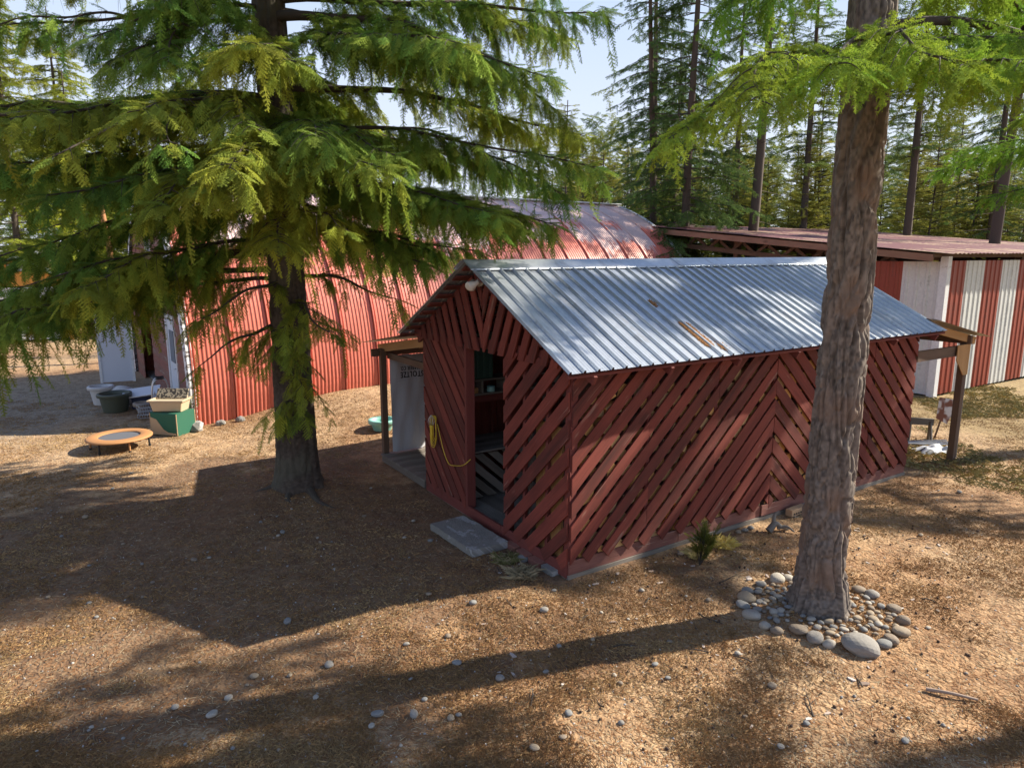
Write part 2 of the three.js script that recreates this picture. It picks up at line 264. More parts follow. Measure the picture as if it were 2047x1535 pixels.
  part(shed, 'skid_timber', box(0.12, 0.08, W - 0.16, 0.055, 0.0, -W / 2 - 0.07), greyWood[0], 'grey weathered timber under the front wall');
  // floor of grey boards
  for (let i = 0; i < 24; i++) part(shed, 'floor_board', box(L / 24 * 0 + 0.26, 0.03, W - 0.2, 0.16 + i * 0.271, 0.09 + rd() * 0.006, -W / 2, [rd() * 9, rd()]), greyWood[i % 2]);
  // far walls of upright boards
  for (let i = 0; i < 22; i++) part(shed, 'rear_board', box(0.298, 2.34, 0.02, 0.16 + i * 0.295, 1.26, -W - 0.011 - (i % 2) * 0.012, [rd() * 9, rd()]), pick());
  for (let i = 0; i < 11; i++) { const b = 0.155 + i * 0.305; part(shed, 'rear_board', box(0.02, roofAt(b) - 0.22, 0.29, L + 0.011, (roofAt(b) - 0.22) / 2 + 0.1, -b, [rd() * 9, rd()]), pick()); }
  // rafters, sheathing, metal
  const run = W / 2 + SHED.over, sl = Math.hypot(run, run * slope), th = Math.atan(slope);
  for (const side of [0, 1]) {
    const place = (g, s, x, dy) => { // s: distance up the slope from the eave
      g.rotateX(side ? -th : th); const b = side ? W + SHED.over - s * Math.cos(th) : -SHED.over + s * Math.cos(th); return g.translate(x, SHED.eave + s * Math.sin(th) + dy, -b); };
    for (let i = 0; i < 9; i++) { const s = 0.07 + i * 0.262; part(shed, 'sheathing_board', place(box(L + 0.42, 0.02, 0.10, 0, 0, 0, [rd() * 9, rd()]), s, L / 2 - 0.04, -0.034), redWood[1]); }
    for (const x of [0.06, 1.1, 2.17, 3.24, 4.36, 5.41, L - 0.06]) part(shed, 'rafter', place(box(0.04, 0.09, sl - 0.12, 0, 0, 0), sl / 2 - 0.04, x, -0.1), redTrim);
    // ribbed sheets, five ribs each
    const pitch = 0.1755, n = 40, sheet = 5;
    for (let k = 0; k < n / sheet; k++) {
      const prof = []; const x0 = -SHED.f + k * sheet * pitch; const lap = k ? 0.004 : 0;
      for (let j = 0; j < sheet; j++) { const c = x0 + (j + 0.12) * pitch; if (j === 0) prof.push([x0 - (k ? 0.02 : 0), lap]); prof.push([c - 0.019, lap], [c - 0.008, 0.028 + lap], [c + 0.008, 0.028 + lap], [c + 0.019, lap], [c + 0.065, lap], [c + 0.069, 0.0018 + lap], [c + 0.073, lap], [c + 0.106, lap], [c + 0.11, 0.0018 + lap], [c + 0.114, lap]); }
      prof.push([x0 + sheet * pitch, 0]);
      const e = (rd() - 0.5) * 0.012, pos = [], uv = [];
      for (let i = 0; i < prof.length - 1; i++) {
        const q = (m, s) => { const [x, y] = prof[m], z = side ? -1 : 1; const b = -SHED.over + s * Math.cos(th) - y * Math.sin(th), h = SHED.eave + s * Math.sin(th) + y * Math.cos(th) + 0.004; return [x, h, side ? -(W - b) : -b]; };
        const a = q(i, e), b = q(i + 1, e), c = q(i + 1, sl), d = q(i, sl), ua = [[prof[i][0], 0], [prof[i + 1][0], 0], [prof[i + 1][0], sl], [prof[i][0], sl]];
        const tri = side ? [[b, 1], [a, 0], [d, 3], [b, 1], [d, 3], [c, 2]] : [[a, 0], [b, 1], [c, 2], [a, 0], [c, 2], [d, 3]];
        for (const [p, m] of tri) { pos.push(...p); uv.push(ua[m][0] + side * 3, ua[m][1]); }
      }
      part(shed, 'roof_sheet', finish(pos, uv), galv);
    }
  }
  for (const [x0, x1, dy] of [[-SHED.f - 0.03, 3.05, 0], [3.0, L + SHED.b + 0.03, 0.006]]) {
    const c = [], h = SHED.ridge + 0.036 + dy;
    const g = grid(1, 6, (u, v) => { const s = [-0.205, -0.2, -0.03, 0, 0.03, 0.2, 0.205][Math.round(v * 6)], d = Math.abs(s); return [lerp(x0, x1, u), h - Math.max(0, d - 0.015) * slope - (d > 0.202 ? 0.02 : 0), -W / 2 - s]; }, (u, v, p) => [p[0], p[2]]);
    part(shed, 'ridge_cap', flat(g), galv); g.computeVertexNormals();
  }
  for (let k = 0; k < 1; k++) part(shed, 'eave_trim', box(L + 0.44, 0.03, 0.018, L / 2 - 0.04, SHED.eave - 0.028, SHED.over - 0.03), redTrim);
  part(shed, 'rafter_tail', box(0.04, 0.1, 0.2, -0.03, 2.3, -W - 0.1), redTrim);
}
// porch on the far long side, deck, tarp
{
  const rd = rng(17), W = SHED.W;
  const porch = thing('side_porch', 'small lean-to porch with timber post and plank deck beside the red gable', 'porch', SHED.o, SHED.turn);
  part(porch, 'post', box(0.09, 1.92, 0.09, 0.06, 0.92, -5.05), brownWood);
  part(porch, 'post', box(0.09, 1.92, 0.09, 2.9, 0.92, -5.05), brownWood);
  part(porch, 'beam', box(3.2, 0.12, 0.045, 1.5, 1.82, -5.12), brownWood);
  part(porch, 'cross_beam', box(0.04, 0.1, 1.7, 0.16, 1.77, -4.2), brownWood);
  for (const x of [0.1, 0.75, 1.5, 2.3]) { const g = box(0.045, 0.13, 1.95); g.rotateX(-0.16); part(porch, 'rafter', g.translate(x, 2.02, -4.32), newWood); }
  for (let k = 0; k < 4; k++) { const g = grid(24, 1, (u, v) => [-0.16 + k * 0.83 + u * 0.87, 2.30 - v * 0.36 + Math.sin(u * 12 * 2 * Math.PI / 1.0) * 0.009 + (k % 2) * 0.004, -3.45 - v * 2.12], (u, v, p) => [p[0], p[2]]); part(porch, 'roof_sheet', g, galvDull); }
  for (let k = 0; k < 11; k++) part(porch, 'deck_board', box(2.9, 0.025, 0.142, 1.42, 0.135 + rd() * 0.006, -3.47 - k * 0.15, [rd() * 9, rd()]), greyWood[k % 2]);
  part(porch, 'deck_joist', box(0.04, 0.09, 1.6, 0.0, 0.07, -4.22), greyWood[1]);
  for (const x of [0.5, 1.4, 2.4]) part(porch, 'deck_joist', box(0.04, 0.09, 1.6, x, 0.07, -4.22), greyWood[1]);
  // house-wrap sheet hung as a wall, its print upside down
  const c = document.createElement('canvas'); c.width = 512; c.height = 512; const q = c.getContext('2d');
  q.fillStyle = '#a9abb0'; q.fillRect(0, 0, 512, 512); const r2 = rng(3);
  for (let i = 0; i < 260; i++) { q.strokeStyle = `rgba(${i % 2 ? '190,193,200' : '140,142,150'},0.18)`; q.lineWidth = 1 + r2() * 3; q.beginPath(); const x = r2() * 512, y = r2() * 512; q.moveTo(x, y); q.lineTo(x + r2() * 26 - 13, y + 30 + r2() * 60); q.stroke(); }
  q.save(); q.translate(158, 92); q.rotate(Math.PI); q.scale(0.7, 1.05); q.fillStyle = '#15161a'; q.textAlign = 'left'; q.font = 'bold 40px sans-serif'; q.fillText('STOLTZE', 0, 0); q.font = 'bold 27px sans-serif'; q.fillText('LUMBER CO.', 0, 28); q.font = 'bold 15px sans-serif'; q.fillText('IN MONTANA', 8, 48); q.restore();
  const t = new THREE.CanvasTexture(c); t.colorSpace = THREE.SRGBColorSpace;
  const cloth = (k) => grid(40, 30, (u, v) => [0.16 + u * 1.9, 0.17 + v * 1.6, -5.0 + k + 0.018 * Math.sin(u * 31 + v * 7) + 0.014 * Math.sin(u * 53 - v * 9) + 0.02 * fbm2(u * 9, v * 7, 4, 3) + 0.03 * (1 - v) * Math.sin(u * 11)], (u, v) => [u, v]);
  const tarp = solo('house_wrap', cloth(0), new THREE.MeshStandardMaterial({ map: t, roughness: 0.7, side: THREE.DoubleSide }), 'grey white printed house wrap sheet hanging behind the porch post', 'tarp', SHED.o, SHED.turn);
}
// lean-to at the far end
{
  const lt = thing('end_lean_to', 'open lean-to of timber post, knee plate and metal roof at the far end of woodshed', 'lean-to', SHED.o, SHED.turn), L = SHED.L;
  part(lt, 'post', box(0.1, 2.0, 0.1, 8.0, 0.96, 0.0), brownWood);
  part(lt, 'trim_strip', box(0.03, 1.7, 0.03, 8.066, 0.9, 0.03), greyWood[0]);
  part(lt, 'post', box(0.1, 2.0, 0.1, 8.0, 0.96, -3.3), brownWood);
  part(lt, 'beam', box(1.5, 0.16, 0.05, 7.3, 1.86, 0.0), brownWood);
  part(lt, 'beam', box(0.05, 0.14, 3.5, 8.0, 2.03, -1.65), brownWood);
  part(lt, 'gusset_plate', prism([[7.66, 1.96], [7.66, 1.72], [7.92, 1.46], [8.06, 1.46], [8.06, 1.96]], 0.014, { o: V(0, 0, 0), u: V(1, 0, 0), v: V(0, 1, 0), n: V(0, 0, 1) }, [0, 1], [0, 0], 0.053), newWood);
  for (const z of [0.02, -0.8, -1.65, -2.5, -3.3]) { const g = box(1.75, 0.12, 0.045); g.rotateZ(-0.2); part(lt, 'rafter', g.translate(7.4, 2.17, z), z > 0 ? newWood : brownWood); }
  for (let k = 0; k < 4; k++) part(lt, 'roof_sheet', grid(1, 22, (u, v) => [6.6 + u * 1.85, 2.44 - u * 0.38 + 0.008 * Math.sin(v * 62) + 0.004 * (k % 2), 0.2 - k * 0.93 - v * 0.96], (u, v, p) => [p[2], p[0]]), galvDull);
}
// things in and on the shed
{
  const rd = rng(27);
  const at = (a, b, h) => shedPoint(a, b, h).toArray();
  // workbench of pallet wood
  const bench = thing('workbench', 'weathered grey pallet wood workbench inside the shed doorway', 'workbench', SHED.o, SHED.turn);
  const bf = { o: V(0, 0, -2.42), u: V(1, 0, 0), v: V(0, 1, 0), n: V(0, 0, 1) };
  for (let k = -14; k < 14; k++) { const d = [Math.cos(R(-42)), Math.sin(R(-42))], p = [-d[1], d[0]], c = k * 0.15; const at2 = (s, q) => [d[0] * s + p[0] * (c + q), d[1] * s + p[1] * (c + q)]; let poly = [at2(-6, -0.05), at2(6, -0.05), at2(6, 0.05), at2(-6, 0.05)]; for (const h of [[-1, 0, -0.14], [1, 0, 2.2], [0, 1, 0.74], [0, -1, -0.13]]) if (poly.length) poly = clip(poly, ...h); if (poly.length > 2 && area(poly) > 0.004) part(bench, 'front_slat', prism(poly, 0.018, bf, d, [rd() * 9, rd()], rd() * 0.004), greyWood[k & 1]); }
  for (let i = 0; i < 6; i++) part(bench, 'top_plank', box(2.1, 0.025, 0.118, 1.18, 0.775 + rd() * 0.006, -2.42 - i * 0.13, [rd() * 9, rd()]), greyWood[i & 1]);
  for (const a of [0.2, 2.1]) for (const b of [2.5, 3.1]) part(bench, 'leg', box(0.08, 0.66, 0.08, a, 0.43, -b), greyWood[1]);
  const shelf = thing('wall_shelf', 'rough wooden box shelf above the workbench', 'shelf', SHED.o, SHED.turn);
  part(shelf, 'shelf_board', box(1.9, 0.025, 0.3, 1.1, 1.46, -2.95), greyWood[0]); part(shelf, 'shelf_board', box(1.9, 0.025, 0.3, 1.1, 1.66, -2.95), greyWood[1]);
  for (const a of [0.18, 0.62, 1.02, 1.95]) part(shelf, 'divider', box(0.03, 0.172, 0.26, a, 1.56, -2.95), greyWood[0]);
  part(shelf, 'bracket', box(0.05, 0.66, 0.05, 0.3, 1.12, -2.84), newWood); part(shelf, 'bracket', box(0.05, 0.66, 0.05, 1.7, 1.12, -2.84), greyWood[1]);
  part(shelf, 'apron', box(1.9, 0.09, 0.02, 1.1, 1.40, -2.79), redTrim);
  solo('wood_block', box(0.2, 0.075, 0.09), newWood, 'pale orange wood offcut lying on the box shelf', 'wood block', at(0.46, 2.88, 1.511), SHED.turn);
  solo('storage_tin', lathe([[0, 0], [0.055, 0], [0.057, 0.01], [0.057, 0.06], [0.06, 0.062], [0.06, 0.08], [0, 0.082]]), std([0.28, 0.55, 0.55], 0.4), 'small pale teal tin on the box shelf', 'tin', at(0.78, 2.86, 1.475));
  const cab = thing('storage_box', 'dark green ribbed storage box standing on the shelf', 'box', at(0.55, 2.96, 1.674), SHED.turn);
  part(cab, 'body', bevelBox(0.5, 0.6, 0.28, 0.015, 0, 0.3, 0), std([0.03, 0.075, 0.06], 0.5)); for (let i = 0; i < 5; i++) part(cab, 'rib', bevelBox(0.03, 0.54, 0.02, 0.005, -0.2 + i * 0.1, 0.29, 0.145), std([0.035, 0.085, 0.07], 0.45)); part(cab, 'lid', bevelBox(0.54, 0.04, 0.32, 0.01, 0, 0.62, 0), std([0.03, 0.07, 0.06], 0.5));
  // split firewood behind the long wall: ends face the slats
  const logMats = [std([0.62, 0.34, 0.11], 0.9), std([0.68, 0.43, 0.18], 0.9), std([0.52, 0.26, 0.08], 0.9), std([0.42, 0.27, 0.13], 0.95)];
  const bark = std([0.10, 0.065, 0.045], 1);
  const logs = [];
  for (let v = 0; v < 6; v++) { const n = 7, pts = []; for (let i = 0; i < n; i++) { const a = (i / n) * 6.283 + rd() * 0.5, r = 0.078 * (0.7 + rd() * 0.5); pts.push(new THREE.Vector2(Math.cos(a) * r, Math.sin(a) * r * 0.9)); } const e = new THREE.ExtrudeGeometry(new THREE.Shape(pts), { depth: 0.4, bevelEnabled: false }); e.translate(0, 0, -0.4); logs.push(e); }
  let made = 0;
  for (let row = 0; row < 11; row++) for (let i = 0; i < 27; i++) {
    if (made >= 297) break; const a = 0.26 + i * 0.232 + (row % 2) * 0.11 + (rd() - 0.5) * 0.03, h = 0.19 + row * 0.175; if (a > 6.35) continue;
    const m = shade(new THREE.Mesh(logs[Math.floor(rd() * 6)], [logMats[Math.floor(rd() * 4)], rd() < 0.5 ? bark : logMats[2]])); m.name = numbered('firewood_log');
    const p = shedPoint(a, 0.012 + rd() * 0.04, h + rd() * 0.02); m.position.copy(p); m.rotation.order = 'YXZ'; m.rotation.y = SHED.turn + (rd() - 0.5) * 0.12; m.rotation.z = rd() * 6.28; m.scale.set(1.38 + rd() * 0.25, 1.2, 0.9 + rd() * 0.2);
    tag(m, 'split firewood log stacked behind the red slatted long wall', 'firewood', 'split firewood stacked inside the woodshed'); scene.add(m); made++;
  }
  // pale upright boards leaning inside the front wall
  [0.32, 0.55, 0.9].forEach((b, i) => solo('stored_plank', box(0.03, 1.5, [0.2, 0.3, 0.16][i], 0, 0.75, 0, [i, i]), [newWood, newWood, greyWood[0]][i], ['narrow pale plank', 'wide pale plank', 'grey plank'][i] + ' standing on end behind the front slats near the ' + ['outer corner', 'middle', 'door'][i], 'plank', at(0.075 + i * 0.004, b, 0.1), SHED.turn));
  // flood light under the gable peak
  const fl = thing('flood_light', 'twin-headed pale flood light under the gable peak', 'flood light', at(-0.07, 1.72, 3.06), SHED.turn);
  part(fl, 'mount', new THREE.CylinderGeometry(0.05, 0.05, 0.035, 20).rotateZ(Math.PI / 2).translate(0.02, 0, 0), std([0.6, 0.58, 0.52], 0.5));
  for (const s of [-1, 1]) { const g = lathe([[0.0, 0], [0.03, 0.0], [0.034, 0.05], [0.062, 0.1], [0.064, 0.115], [0.05, 0.12], [0, 0.125]], 20); g.rotateZ(Math.PI / 2 + 0.5).rotateY(s * 0.7); const h = part(fl, 'lamp_head', g.translate(-0.03, 0.01, -s * 0.07), std([0.62, 0.6, 0.54], 0.45)); }
  // work lamp on a yellow cord
  const wl = thing('work_lamp', 'caged trouble lamp with coiled yellow cord hung on the front slats', 'work lamp', SHED.o, SHED.turn);
  const yel = std([0.62, 0.42, 0.03], 0.5), X = -0.052;
  for (let k = 0; k < 5; k++) { const pts = []; for (let i = 0; i <= 18; i++) { const a = (i / 18) * 6.283; pts.push(V(X - 0.008 * k + 0.006 * Math.sin(a * 3), 1.03 + (0.17 + k * 0.014) * Math.cos(a) - k * 0.012, -2.98 + (0.05 + k * 0.012) * Math.sin(a) + 0.01 * Math.cos(a * 2 + k))); } part(wl, 'cord_loop', tube(pts, 0.006, 0.006, 5, 40), yel); }
  part(wl, 'cord', tube([V(X, 1.1, -2.9), V(X, 0.95, -2.83), V(X, 0.72, -2.7), V(X, 0.62, -2.58), V(X, 0.64, -2.4), V(X, 0.72, -2.15), V(0.0, 0.8, -2.08)], 0.006, 0.006, 5, 40), yel);
  part(wl, 'handle', lathe([[0, 0], [0.018, 0.0], [0.022, 0.06], [0.018, 0.16], [0.026, 0.17], [0.026, 0.2], [0, 0.2]], 14).translate(X - 0.06, 0.88, -2.97), yel);
  const cage = []; for (let i = 0; i < 8; i++) { const a = (i / 8) * 6.283; cage.push(tube([0, 0.3, 0.6, 0.85, 1].map((s) => V(X - 0.06 + Math.cos(a) * 0.045 * Math.sin(0.6 + s * 2.54), 1.08 + s * 0.14, -2.97 + Math.sin(a) * 0.045 * Math.sin(0.6 + s * 2.54))), 0.0025, 0.0025, 4, 8)); } part(wl, 'cage', merge(cage), steel);
  // needle litter lying on the roof
  const need = (a, s, w, l, n, label) => { const o = []; for (let i = 0; i < n; i++) { const g = new THREE.BoxGeometry(0.055 * (0.5 + rd()), 0.004, 0.004); g.rotateY(rd() * 6.28).rotateZ((rd() - 0.5) * 0.5); const d = (1 - Math.pow(rd(), 1.5)) ; g.translate((rd() - 0.5) * w, rd() * 0.010, (rd() - 0.5) * l * (0.8 + 0.4 * rd())); o.push(g); } const m = new THREE.Mesh(merge(o), std([0.33, 0.16, 0.055], 0.95)); m.name = numbered('needle_litter'); shade(m); const b = -SHED.over + s; m.position.copy(shedPoint(a, b, roofAt(b) + 0.012)); m.rotation.order = 'YXZ'; m.rotation.y = SHED.turn; m.rotation.x = Math.atan(slope); tag(m, label, 'needles', null, 'stuff'); scene.add(m); };
  need(1.86, 0.40, 0.11, 0.44, 1100, 'thick orange mat of pine needles between two roof ribs');
  need(1.76, 1.02, 0.05, 0.12, 90, 'small clump of needles higher on the metal roof');
  need(2.03, 0.17, 0.09, 0.16, 70, 'loose needles trailing to the roof eave');
  // concrete slab step and footing stones
  solo('concrete_step', (() => { const g = new THREE.BoxGeometry(0.48, 0.085, 1.0, 14, 3, 28), p = g.attributes.position; for (let i = 0; i < p.count; i++) { const x = p.getX(i), y = p.getY(i), z = p.getZ(i), e = Math.max(Math.abs(x) / 0.24, Math.abs(z) / 0.5); p.setXYZ(i, x + (noise3(x * 9, y * 9, z * 9, 1) - 0.5) * 0.02 * (e > 0.98), y + (noise3(x * 12, y, z * 12, 2) - 0.5) * 0.012, z + (noise3(x * 9, y * 9, z * 9, 3) - 0.5) * 0.025 * (e > 0.98)); } g.computeVertexNormals(); const uv = g.attributes.uv; for (let i = 0; i < p.count; i++) uv.setXY(i, p.getX(i) + p.getY(i), p.getZ(i)); return g; })(), concrete, 'rough grey concrete slab lying before the shed door', 'step', at(-0.36, 1.53, 0.045), SHED.turn + 0.03);
  const brick = std([0.24, 0.10, 0.075], 0.95);
  [[-0.05, 1.0], [-0.07, 0.74], [-0.06, 0.5], [-0.05, 0.26]].forEach(([a, b], i) => solo('footing_brick', bevelBox(0.1, 0.07, 0.21, 0.008), i === 3 ? concrete : brick, ['dull red brick beside the concrete step', 'red brick second from the concrete step under the front base board', 'red brick near the outer corner under the front wall', 'grey block under the outer corner of the shed'][i], 'brick', at(a, b, 0.025), SHED.turn + (rd() - 0.5) * 0.12));
  const cored = thing('cored_brick', 'tan cored brick on its side against the long wall', 'brick', at(3.68, -0.13, 0.06), SHED.turn + 0.04);
  part(cored, 'body', bevelBox(0.34, 0.09, 0.1, 0.007), std([0.42, 0.28, 0.17], 0.95)); for (let i = 0; i < 6; i++) part(cored, 'core_hole', new THREE.CylinderGeometry(0.013, 0.013, 0.012, 10).rotateX(Math.PI / 2).translate(-0.12 + i * 0.048, -0.012, 0.0505), black);
}
// ------------------------------------------------------------------ round-roofed red barn
{
  const rd = rng(41), LEN = 15, HW = 3.96;
  const barn = thing('arched_barn', 'long faded red barn with curved ribbed metal sides reaching the ground', 'barn', BARN.o.toArray(), BARN.a);
  const raw = [[0, -0.1], [-0.06, 0.7], [0.02, 1.4], [0.2, 2.1], [0.52, 2.78], [0.98, 3.4], [1.6, 3.95], [2.35, 4.42], [3.15, 4.77], [HW, 5.04]];
  const curve = new THREE.CatmullRomCurve3(raw.map(([t, h]) => V(t, h, 0))), NV = 44, P = curve.getSpacedPoints(NV), len = curve.getLength();
  const nrm = P.map((p, i) => { const t = P[Math.min(NV, i + 1)].clone().sub(P[Math.max(0, i - 1)]).normalize(); return [-t.y, t.x]; });   // outward in (t, h): -t side and up
  // paint: red, turning paler in ragged sheets toward the crown
  const paint = (seed, edge) => { const t = tex(128, 512, (u, v, o) => {
    const n = fbm2(u * 5 + seed * 7, v * 40, seed, 3), st = noise2(u * 40, v * 4, seed + 3), band = noise2(seed * 3.1, v * 11, seed + 9);
    const w = smoothstep(v + (n - 0.5) * 0.12 + (st - 0.5) * 0.10 + (band - 0.5) * 0.2, edge, edge + 0.05), q = 0.92 + 0.16 * noise2(u * 50, v * 120, seed + 1);
    const red = [0.58, 0.165, 0.115], paleTone = [0.62, 0.50, 0.47]; for (let c = 0; c < 3; c++) o[c] = lerp(red[c], paleTone[c], w * 0.85) * q; });
    t.wrapS = t.wrapT = THREE.ClampToEdgeWrapping; return new THREE.MeshStandardMaterial({ map: t, roughness: 0.40, side: THREE.DoubleSide }); };
  const mats = [paint(201, 0.56), paint(207, 0.62), paint(213, 0.52), paint(219, 0.66)];
  const N = 19, pw = LEN / N, ribs = 9;
  for (const side of [0, 1]) for (let k = 0; k < N; k++) {
    const cols = []; const K = side ? 2 : 1;
    cols.push([0, 0.004], [0.004, 0.055], [0.026, 0.055], [0.030, 0.002]);
    for (let r = 0; r < ribs; r++) { const x = 0.028 + (pw - 0.034) * (r / ribs), w = (pw - 0.034) / ribs; cols.push([x + w * 0.45, 0.003], [x + w * 0.6, 0.016], [x + w * 0.85, 0.016], [x + w, 0.003]); }
    const pos = [], uv = [], idx = [], nc = cols.length, drop = side ? NV : NV;
    for (let j = 0; j <= NV; j++) for (const [x, y] of cols) { const t = P[j].x + nrm[j][0] * y, h = P[j].y + nrm[j][1] * y; pos.push(k * pw + x, h, side ? -2 * HW + t : -t); uv.push(x / pw, j / NV); }
    for (let j = 0; j < NV; j++) for (let i = 0; i < nc - 1; i++) { const a = j * nc + i, b = a + 1, c = a + nc, d = c + 1; if (side) idx.push(b, a, c, b, c, d); else idx.push(a, b, d, a, d, c); }
    const g = new THREE.BufferGeometry(); g.setAttribute('position', new THREE.Float32BufferAttribute(pos, 3)); g.setAttribute('uv', new THREE.Float32BufferAttribute(uv, 2)); g.setIndex(idx); const f = g.toNonIndexed(); f.computeVertexNormals();
    part(barn, 'side_sheet', f, mats[Math.floor(rd() * 4)]);
  }
  part(barn, 'ridge_cap', box(LEN + 0.3, 0.035, 0.34, LEN / 2, 5.09, -HW), whitePaint);
  // white peeling edge trim along both arch ends
  for (const x of [-0.06, LEN + 0.02]) for (const side of [0, 1]) part(barn, 'edge_trim', flat(grid(3, NV, (u, v, i, j) => { const o = [[0.1, 0.03], [0.0, 0.045], [-0.04, 0.045], [-0.04, -0.12]][i], t = P[j].x + nrm[j][0] * o[1], h = P[j].y + nrm[j][1] * o[1]; return [x + o[0] * (x < 0 ? 1 : -1), h, side ? -2 * HW + t : -t]; }, (u, v) => [u * 0.3, v * len])), peeling);
  // end walls: lapped red-brown boards cut to the arch
  const tAt = (h) => { for (let j = 0; j < NV; j++) if (P[j].y <= h && P[j + 1].y >= h) return lerp(P[j].x, P[j + 1].x, (h - P[j].y) / (P[j + 1].y - P[j].y)); return h < 0.2 ? 0 : HW; };
  const siding = [wood(301, [0.17, 0.055, 0.04], [0.27, 0.10, 0.075], [0.26, 0.20, 0.17], 0.25), wood(311, [0.15, 0.06, 0.045], [0.24, 0.11, 0.085], [0.27, 0.22, 0.19], 0.3)];
  const endF = { o: V(0, 0, 0), u: V(0, 0, 1), v: V(0, 1, 0), n: V(-1, 0, 0) };
  const holes = [[-2.35, -1.3, 0, 2.0], [-6.5, -4.7, 0, 2.6], [-2.0, -1.55, 2.75, 3.4], [-4.3, -3.62, 3.35, 4.1]];
  for (let k = 0; k < 27; k++) {
    const h0 = k * 0.185, h1 = h0 + 0.19; if (h0 > 4.86) break; const a0 = tAt(h0) + 0.03, a1 = Math.min(HW - 0.02, tAt(Math.min(h1, 5.02)) + 0.03);
    const cuts = holes.filter((q) => q[2] < h1 - 0.02 && q[3] > h0 + 0.02).sort((p, q) => p[0] - q[0]); let edges = [-9]; for (const q of cuts) edges.push(q[0], q[1]); edges.push(9);
    for (let i = 0; i < edges.length; i += 2) { let poly = [[-2 * HW + a0, h0], [-a0, h0], [-a1, h1], [-2 * HW + a1, h1]]; poly = clip(clip(poly, -1, 0, -edges[i]), 1, 0, edges[i + 1]); if (poly.length > 2 && area(poly) > 0.004) { const g = prism(poly, 0.016, endF, [1, 0], [rd() * 9, rd() * 9], 0); const p = g.attributes.position; for (let m = 0; m < p.count; m++) p.setX(m, p.getX(m) - 0.014 * (1 - (p.getY(m) - h0) / 0.19)); g.computeVertexNormals(); part(barn, 'siding_board', g, siding[k % 2]); } }
  }
  part(barn, 'rear_wall', prism([...P.map((p) => [-p.x - 0.03, p.y]).filter((_, i) => i % 3 === 0), ...P.map((p) => [-2 * HW + p.x + 0.03, p.y]).reverse().filter((_, i) => i % 3 === 0)].reverse(), 0.03, { o: V(LEN - 0.05, 0, 0), u: V(0, 0, 1), v: V(0, 1, 0), n: V(-1, 0, 0) }), siding[0]);
  // white door with frame, two upper windows
  const door = part(barn, 'door', box(0.04, 1.96, 0.94, 0.01, 0.98, -1.825), std([0.55, 0.60, 0.68], 0.5)); part(door, 'glass', box(0.012, 0.7, 0.5, -0.018, 1.4, -1.825), std([0.05, 0.07, 0.09], 0.1)); part(door, 'handle', tube([V(-0.02, 0.95, -1.45), V(-0.07, 0.95, -1.45), V(-0.07, 0.95, -1.54)], 0.012, 0.012), steel);
  part(barn, 'door_frame', merge([box(0.05, 2.02, 0.06, -0.02, 1.01, -1.32), box(0.05, 2.02, 0.06, -0.02, 1.01, -2.33), box(0.05, 0.07, 1.07, -0.02, 2.05, -1.825)]), whitePaint);
  for (const [z0, z1, y0, y1] of [[-2.0, -1.55, 2.75, 3.4], [-4.3, -3.62, 3.35, 4.1]]) { const w = part(barn, 'window', merge([box(0.05, y1 - y0, 0.05, -0.02, (y0 + y1) / 2, z0), box(0.05, y1 - y0, 0.05, -0.02, (y0 + y1) / 2, z1), box(0.05, 0.05, z1 - z0 + 0.05, -0.021, y0, (z0 + z1) / 2), box(0.05, 0.05, z1 - z0 + 0.05, -0.021, y1, (z0 + z1) / 2)]), whitePaint); part(w, 'pane', box(0.01, y1 - y0, z1 - z0, 0.005, (y0 + y1) / 2, (z0 + z1) / 2), std([0.03, 0.04, 0.05], 0.08)); }
  part(barn, 'floor', box(LEN - 0.2, 0.06, 7.4, LEN / 2, 0.0, -HW), concrete);
  // rocks at the corner
  const rockAt = (x, z) => [x, ground(x, z) + 0.02, z];
  // the white door standing open at the far side of the opening
  const od = thing('sliding_door', 'white panel door standing open at the far side of the barn front', 'door', [-10.45, 0, -18.2], 0.42);
  part(od, 'panel', bevelBox(0.8, 2.35, 0.045, 0.008, 0, 1.22, 0), std([0.62, 0.66, 0.74], 0.45)); for (const x of [-0.38, 0.38]) part(od, 'edge_rail', box(0.06, 2.37, 0.06, x, 1.22, 0.012), whitePaint); part(od, 'cross_rail', box(0.7, 0.06, 0.05, 0, 2.2, 0.012), whitePaint);
}
